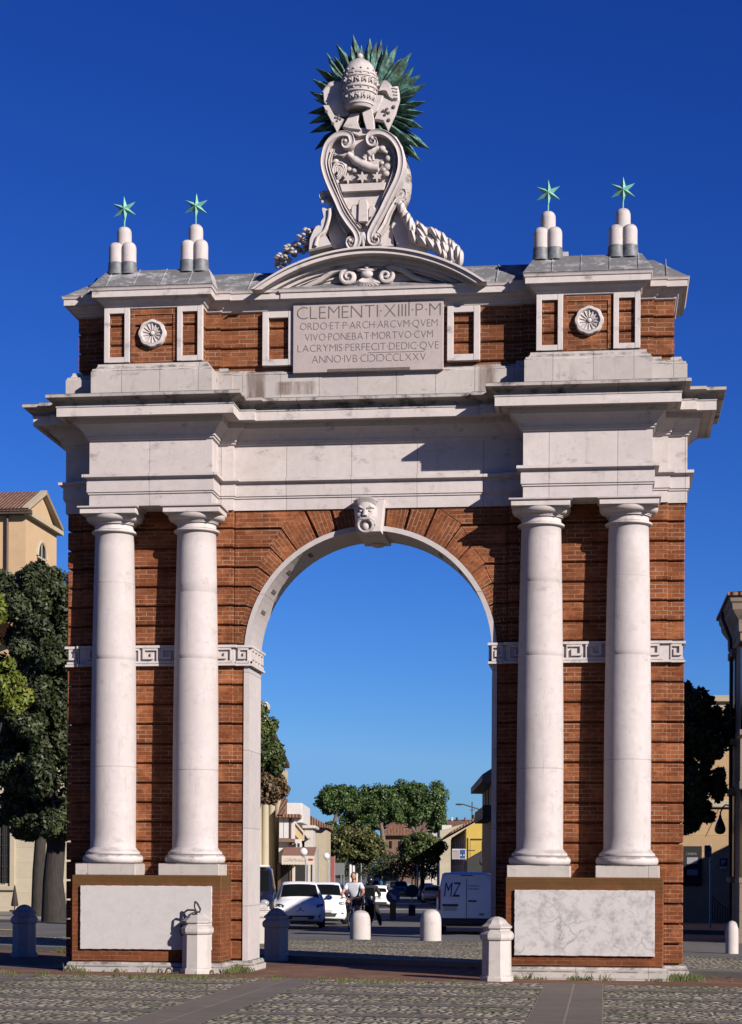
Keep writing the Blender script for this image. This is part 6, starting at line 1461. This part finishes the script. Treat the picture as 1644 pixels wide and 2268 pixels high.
mb=MB(); mb.prism([(-.17,.95),(.17,.95),(.14,1.35),(-.14,1.35)],-.62,-.60); mb.build('windshield',M['glass'],sct)
mb=MB(); mb.ell((-.12,-.72,.78),(.09,.05,.06)); mb.build('indicator',plain('amber lamp',(.7,.42,.12),.3),sct)
mb=MB(); mb.bbox(-.14,.14,.20,.75,.72,.82,.04); mb.build('seat',M['blackplastic'],sct)
rid=thing('person','scooter rider in black clothes and helmet, one foot down beside the cyclist','person',base,SA)
mb=MB(); J=[(0,.30,.86),(0,.26,1.08),(0,.16,1.32),(0,.13,1.45),(-.22,.14,1.34),(-.34,.0,1.12),(-.33,-.28,1.06),(.22,.14,1.34),(.34,.0,1.12),(.33,-.28,1.06),(-.11,.25,.83),(-.20,-.15,.72),(-.20,-.10,.38),(-.20,-.2,.34),(.11,.25,.83),(.26,-.02,.55),(.36,.05,.12),(.37,-.12,.06)]
add_skin(mb,J,[(0,1),(1,2),(2,3),(2,4),(4,5),(5,6),(2,7),(7,8),(8,9),(0,10),(10,11),(11,12),(12,13),(0,14),(14,15),(15,16),(16,17)],[.17,.17,.18,.07,.09,.065,.05,.09,.065,.05,.12,.10,.07,.05,.12,.09,.065,.05])
head(mb,(0,.10,1.56),1.0); hand(mb,(-.33,-.28,1.06),(0,-1,-.1),(0,0,-1),1); hand(mb,(.33,-.28,1.06),(0,-1,-.1),(0,0,-1),-1); mb.build('body',M['darkcloth'],rid,fix=False)
mb=MB(); mb.ell((0,.11,1.61),(.135,.155,.13),18,12); mb.build('helmet',M['carblack'],rid)
# --- pedestrian in a yellow vest far away
def walker(label,s,d,mat,h=1.0):
    t=thing('person',label,'person',street(s,d),SA); mb=MB()
    J=[(0,0,.95),(0,0,1.15),(0,0,1.40),(0,0,1.50),(-.19,0,1.40),(-.24,.02,1.12),(-.22,-.08,.90),(.19,0,1.40),(.24,.02,1.12),(.22,-.08,.90),(-.09,0,.92),(-.10,-.04,.50),(-.10,.02,.08),(-.10,-.12,.04),(.09,0,.92),(.11,.06,.50),(.11,.16,.10),(.11,.04,.05)]
    add_skin(mb,J,[(0,1),(1,2),(2,3),(2,4),(4,5),(5,6),(2,7),(7,8),(8,9),(0,10),(10,11),(11,12),(12,13),(0,14),(14,15),(15,16),(16,17)],[.14,.14,.15,.06,.07,.05,.035,.07,.05,.035,.10,.065,.05,.04,.10,.065,.05,.04],1)
    head(mb,(0,-.02,1.63)); hand(mb,(-.22,-.08,.90),(0,-.1,-1),(0,-1,0),1); hand(mb,(.22,-.08,.90),(0,-.1,-1),(0,-1,0),-1); mb.build('body',M['darkcloth'],t,fix=False)
    mb=MB(); add_skin(mb,[(0,0,.98),(0,0,1.2),(0,0,1.42)],[(0,1),(1,2)],[.165,.165,.17],1); mb.build('vest',mat,t,fix=False); mb=MB(); mb.ell((0,.0,1.68),(.085,.10,.085)); mb.build('hair',M['hair'],t)
walker('distant pedestrian in a yellow vest on the right pavement beyond the parked cars',4.15,150,M['hivis'])
# ================================================================== STREET FURNITURE
GL=plain('white globe glass',(.72,.72,.74),.25,.03,4); POST=plain('grey lamp post',(.28,.29,.30),.45,.1,5)
G='globe lamps along the street'
def globe(label,x,y,d,single=True,glm=GL,arm=0):
    s=sx(x,d); b=street(s,d); zc=sz(y,d)-b[2]; t=thing('globe_lamp',label,'street lamp',b,SA,G)
    mb=MB(); mb.tube([(arm,0,-.1),(arm,0,zc-.42),(arm*.6,0,zc-.30),(0,0,zc-.28)] if arm else [(0,0,-.1),(0,0,zc-.25)],.045,8); mb.build('post',POST,t)
    for q in((0,) if single else (-.26,.26)):
        if not single: mb=MB(); mb.tube([(0,0,zc-.45),(q,0,zc-.30),(q,0,zc-.2)],.025,6); mb.build('arm',POST,t)
        mb=MB(); mb.ell((q,0,zc),.235,20,14); g_=mb.build('globe',glm,t); mb=MB(); mb.lathe((q,0,zc-.26),[(.09,-.02),(.10,.06),(.07,.08)],12); mb.build('collar',POST,g_)
globe('largest white globe lamp, before the cafe awning on the left pavement',672,1887,108,arm=.14)
globe('second white globe lamp from the left, with a bent grey post',723,1896,132,arm=.16)
globe('third white globe lamp from the left, before the lime trees',758,1901,172,arm=-.1)
globe('small white globe lamp furthest down the left pavement',798,1905,192,arm=.1)
globe('twin white globe lamp right of the road under the dark round tree',956,1907,205,False)
DGL=plain('shaded globe glass',(.10,.10,.11),.3,.1)  # darker copy of the globe glass, shade put into its colour
globe('dark shaded globe lamp before the beige house',985,1907,200,True,DGL)
globe('dim globe lamp by the right pier above the white van',1069,1907,112,True,DGL)
b=street(sx(925,195),195); t=thing('short_lamp','short pale bollard lamp in front of the dark round tree','street lamp',b,SA); h=sz(1909,195)-b[2]
mb=MB(); mb.tube([(0,0,0),(0,0,h-.4)],.09,8); mb.build('post',M['platew'],t); mb=MB(); mb.lathe((0,0,h-.4),[(.09,0),(.2,.3),(.18,.4),(.05,.45)],10); mb.build('lamp_head',GL,t)
d=100; b=street(sx(1078,d),d); t=thing('street_lamp','tall street lamp reaching over the road from behind the right pier','street lamp',b,SA)
mb=MB(); z1=sz(1792,d)-b[2]; z0=sz(1780,d)-b[2]; w_=sx(1078,d)-sx(1026,d); mb.tube([(0,0,-.2),(0,0,z1-.25),(-.2,0,z1-.02),(-w_,0,z0)],[.09,.06,.045,.035],8); mb.build('pole',plain('dark lamp steel',(.05,.055,.06),.5),t)
mb=MB(); mb.ell((-w_-.2,0,z0+.0),(.24,.10,.05)); mb.build('lamp_head',plain('dark lamp head',(.06,.065,.07),.5),t)
# keep-right sign and the sign seen from behind
BLUE=plain('blue road sign',(.010,.035,.17),.45,.08); YEL=plain('yellow bollard post',(.23,.15,.03),.6,.2)
d=80; b=street(sx(871,d),d); t=thing('keep_right_sign','round blue traffic sign with a white arrow pointing down right on a yellow base','traffic sign',b,SA); z=sz(1984,d)-b[2]
mb=MB(); mb.bbox(-.13,.13,-.13,.13,0,z-.22,.03); mb.build('post',YEL,t)
mb=MB(); mb.lathe((0,-.02,z),[(.30,0),(.30,-.03)],28,0,False,0,'Y'); ds=mb.build('disc',BLUE,t)
mb=MB(); mb.M=Matrix.Translation((0,-.054,z))@Matrix.Rotation(R(45),4,'Y'); mb.prism([(-.20,.045),(.03,.045),(.03,.12),(.22,0),(.03,-.12),(.03,-.045),(-.20,-.045)],-.003,.003); mb.M=None; mb.build('arrow',M['white_line'],ds)
mb=MB(); mb.bbox(-.12,.12,-.04,.02,z+.36,z+.62,.02); lb=mb.build('beacon',plain('grey lamp box',(.10,.10,.11),.5),t); mb=MB(); mb.lathe((0,-.045,z+.49),[(.075,0),(.075,-.02)],14,0,False,0,'Y'); mb.build('lens',M['lampglass'],lb)
mb=MB(); mb.tube([(0,0,z-.3),(0,0,z+.4)],.03,8); mb.build('mast',POST,t)
d=92; b=street(sx(913,d),d); t=thing('round_sign','dark back of a round traffic sign on a black post in the road','traffic sign',b,SA); z=sz(1972,d)-b[2]
mb=MB(); mb.lathe((0,0,z),[(.31,0),(.31,-.03)],28,0,False,0,'Y'); mb.build('disc',plain('dark sign back',(.018,.018,.02),.6),t)
mb=MB(); mb.tube([(0,.03,0),(0,.03,z+.75)],.03,8); mb.build('mast',POST,t); mb=MB(); mb.bbox(-.17,.17,-.15,.17,0,.52,.03); mb.build('foot',M['blackplastic'],t)
d=128; b=MS@Vector((sx(1016.5,d),d,sz(1890,d))); t=thing('hanging_sign','white and blue hanging sign beside the yellow house, grey panel on its left','sign',tuple(b),SA); w_=31*d/FPX/2; h_=23*d/FPX/2
mb=MB(); mb.bbox(-w_,w_,-.05,.05,-h_,h_,.015); mb.build('panel',M['platew'],t)
mb=MB(); mb.box(-w_*.9,w_*.02,-.056,-.04,-h_*.85,h_*.8); pn=mb.build('left_panel',plain('pinkish grey print',(.33,.28,.28),.6),t)
mb=MB(); put_text(mb,[('BAR',)],-w_*.8,-w_*.3,h_*.45,h_*.2,lambda x,z:(x,-.059,z)); mb.build('lettering',plain('green print',(.10,.14,.06),.7),pn,fix=False)
mb=MB(); mb.box(w_*.1,w_*.9,-.056,-.04,-h_*.85,h_*.85); bp=mb.build('right_panel',plain('blue print',(.02,.07,.28),.5),t)
mb=MB(); mb.prism([(w_*.38,-h_*.5),(w_*.62,-h_*.5),(w_*.56,h_*.5),(w_*.5,h_*.7),(w_*.44,h_*.5)],-.062,-.05); mb.build('figure',plain('dark print',(.015,.02,.05),.6),bp)
mb=MB(); mb.box(w_*.2,w_*.8,-.0605,-.05,-h_*.35,-h_*.1); mb.build('white_band',M['white_line'],bp)
mb=MB(); mb.tube([(w_,0,h_*.7),(w_+.6,0,h_*.7)],.03,6); mb.build('bracket',M['iron'],t)
# slim poles and posts on the left pavement
G='white posts along the left pavement'
for i,(x,y,d,lab) in enumerate(((776,1915,150,'white post before the hedge, nearest the third globe lamp'),(783,1917,158,'white post behind the cyclist shoulder on the left pavement'),(790,1918,166,'far white post beside the small globe lamp'))):
    b=street(sx(x,d),d); t=thing('pavement_post',lab,'post',b,SA,G); mb=MB(); mb.lathe((0,0,0),[(.12,0),(.12,sz(y,d)-b[2]-.1),(.09,sz(y,d)-b[2]),(.02,sz(y,d)-b[2]+.04)],10); mb.build('shaft',M['platew'],t); mb=MB(); mb.lathe((0,0,0),[(.17,0),(.17,.15),(.12,.2)],10); mb.build('foot',POST,t)
b=street(sx(706,140),140); t=thing('flagpole','pale grey pole between the awning and the lime trees','pole',b,SA); mb=MB(); mb.tube([(0,0,0),(0,0,sz(1880,140)-b[2])],.06,8); mb.build('shaft',POST,t); mb=MB(); mb.lathe((0,0,0),[(.2,0),(.2,.1),(.07,.15)],10); mb.build('foot',POST,t)
b=street(sx(737,128),128); t=thing('red_banner','narrow red banner stand beside the second globe lamp','banner',b,SA); mb=MB(); mb.bbox(-.12,.12,-.03,.03,.3,sz(1897,128)-b[2],.01); mb.build('banner',plain('red cloth',(.30,.05,.05),.8),t); mb=MB(); mb.tube([(.14,0,0),(.14,0,sz(1895,128)-b[2])],.025,6); mb.build('mast',POST,t)
b=street(sx(752,140),140); t=thing('notice_board','grey notice board on two legs on the left pavement','board',b,SA); z=sz(1911,140)-b[2]
mb=MB(); mb.bbox(-.36,.36,-.03,.03,z-.9,z,.01); mb.build('panel',plain('grey board',(.13,.14,.14),.6),t)
for sg in(-1,1): mb=MB(); mb.tube([(sg*.34,0,0),(sg*.34,0,z)],.03,6); mb.build('leg',POST,t)

# ================================================================== UNSEEN HOUSES ADDED BEHIND THE VIEWER TO CUT LOW SKY LIGHT
G='houses on the near side of the square'
for i,(x0,x1,h,m,lab) in enumerate(((-60,-34,11,'cream','unseen added cream three-storey house on the near side of the square'),(-33.6,-9,12.5,'ochre','unseen added ochre three-storey house on the near side of the square'),(-8.6,12,11.5,'pale','unseen added pale three-storey house on the near side of the square'),(12.4,36,12,'brown','unseen added brown three-storey house on the near side of the square'))):
    t=thing('sky_block_house',lab,'building',(x0,-64,0),0,G); w_=x1-x0
    mb=MB(); mb.box(0,w_,-10,0,-.3,h); mb.build('wall',B[m],t)
    mb=MB(); mb.prismx([(-10.5,h),(.6,h),(.6,h+.15),(-5,h+2.2),(-10.5,h+.15)],-.1,w_+.1); mb.build('roof',B['tile'],t)
    for k in range(5):
        for z in(1.0,4.6,8.2):
            mb=MB(); x=w_*(k+.5)/5; mb.box(x-.55,x+.55,-.02,.04,z,z+1.9); mb.build('window',B['glass'],t)

# ------------------------------------------------------------------ base colours scaled down against the raised exposure, so sky fill leaves darker shadows
for m in bpy.data.materials:
    if not m.use_nodes: continue
    t=m.node_tree; k=.78 if ('leaves' in m.name or 'needles' in m.name or 'grass' in m.name) else .62
    for n in list(t.nodes):
        if n.type in('BSDF_PRINCIPLED','BSDF_TRANSLUCENT'):
            i=n.inputs[0]
            if i.is_linked:
                src=i.links[0].from_socket; o=mixc(t,1.0,src,(k,k,k),'MULTIPLY'); t.links.new(o,i)
            else: i.default_value=tuple(c*k for c in i.default_value[:3])+(1,)
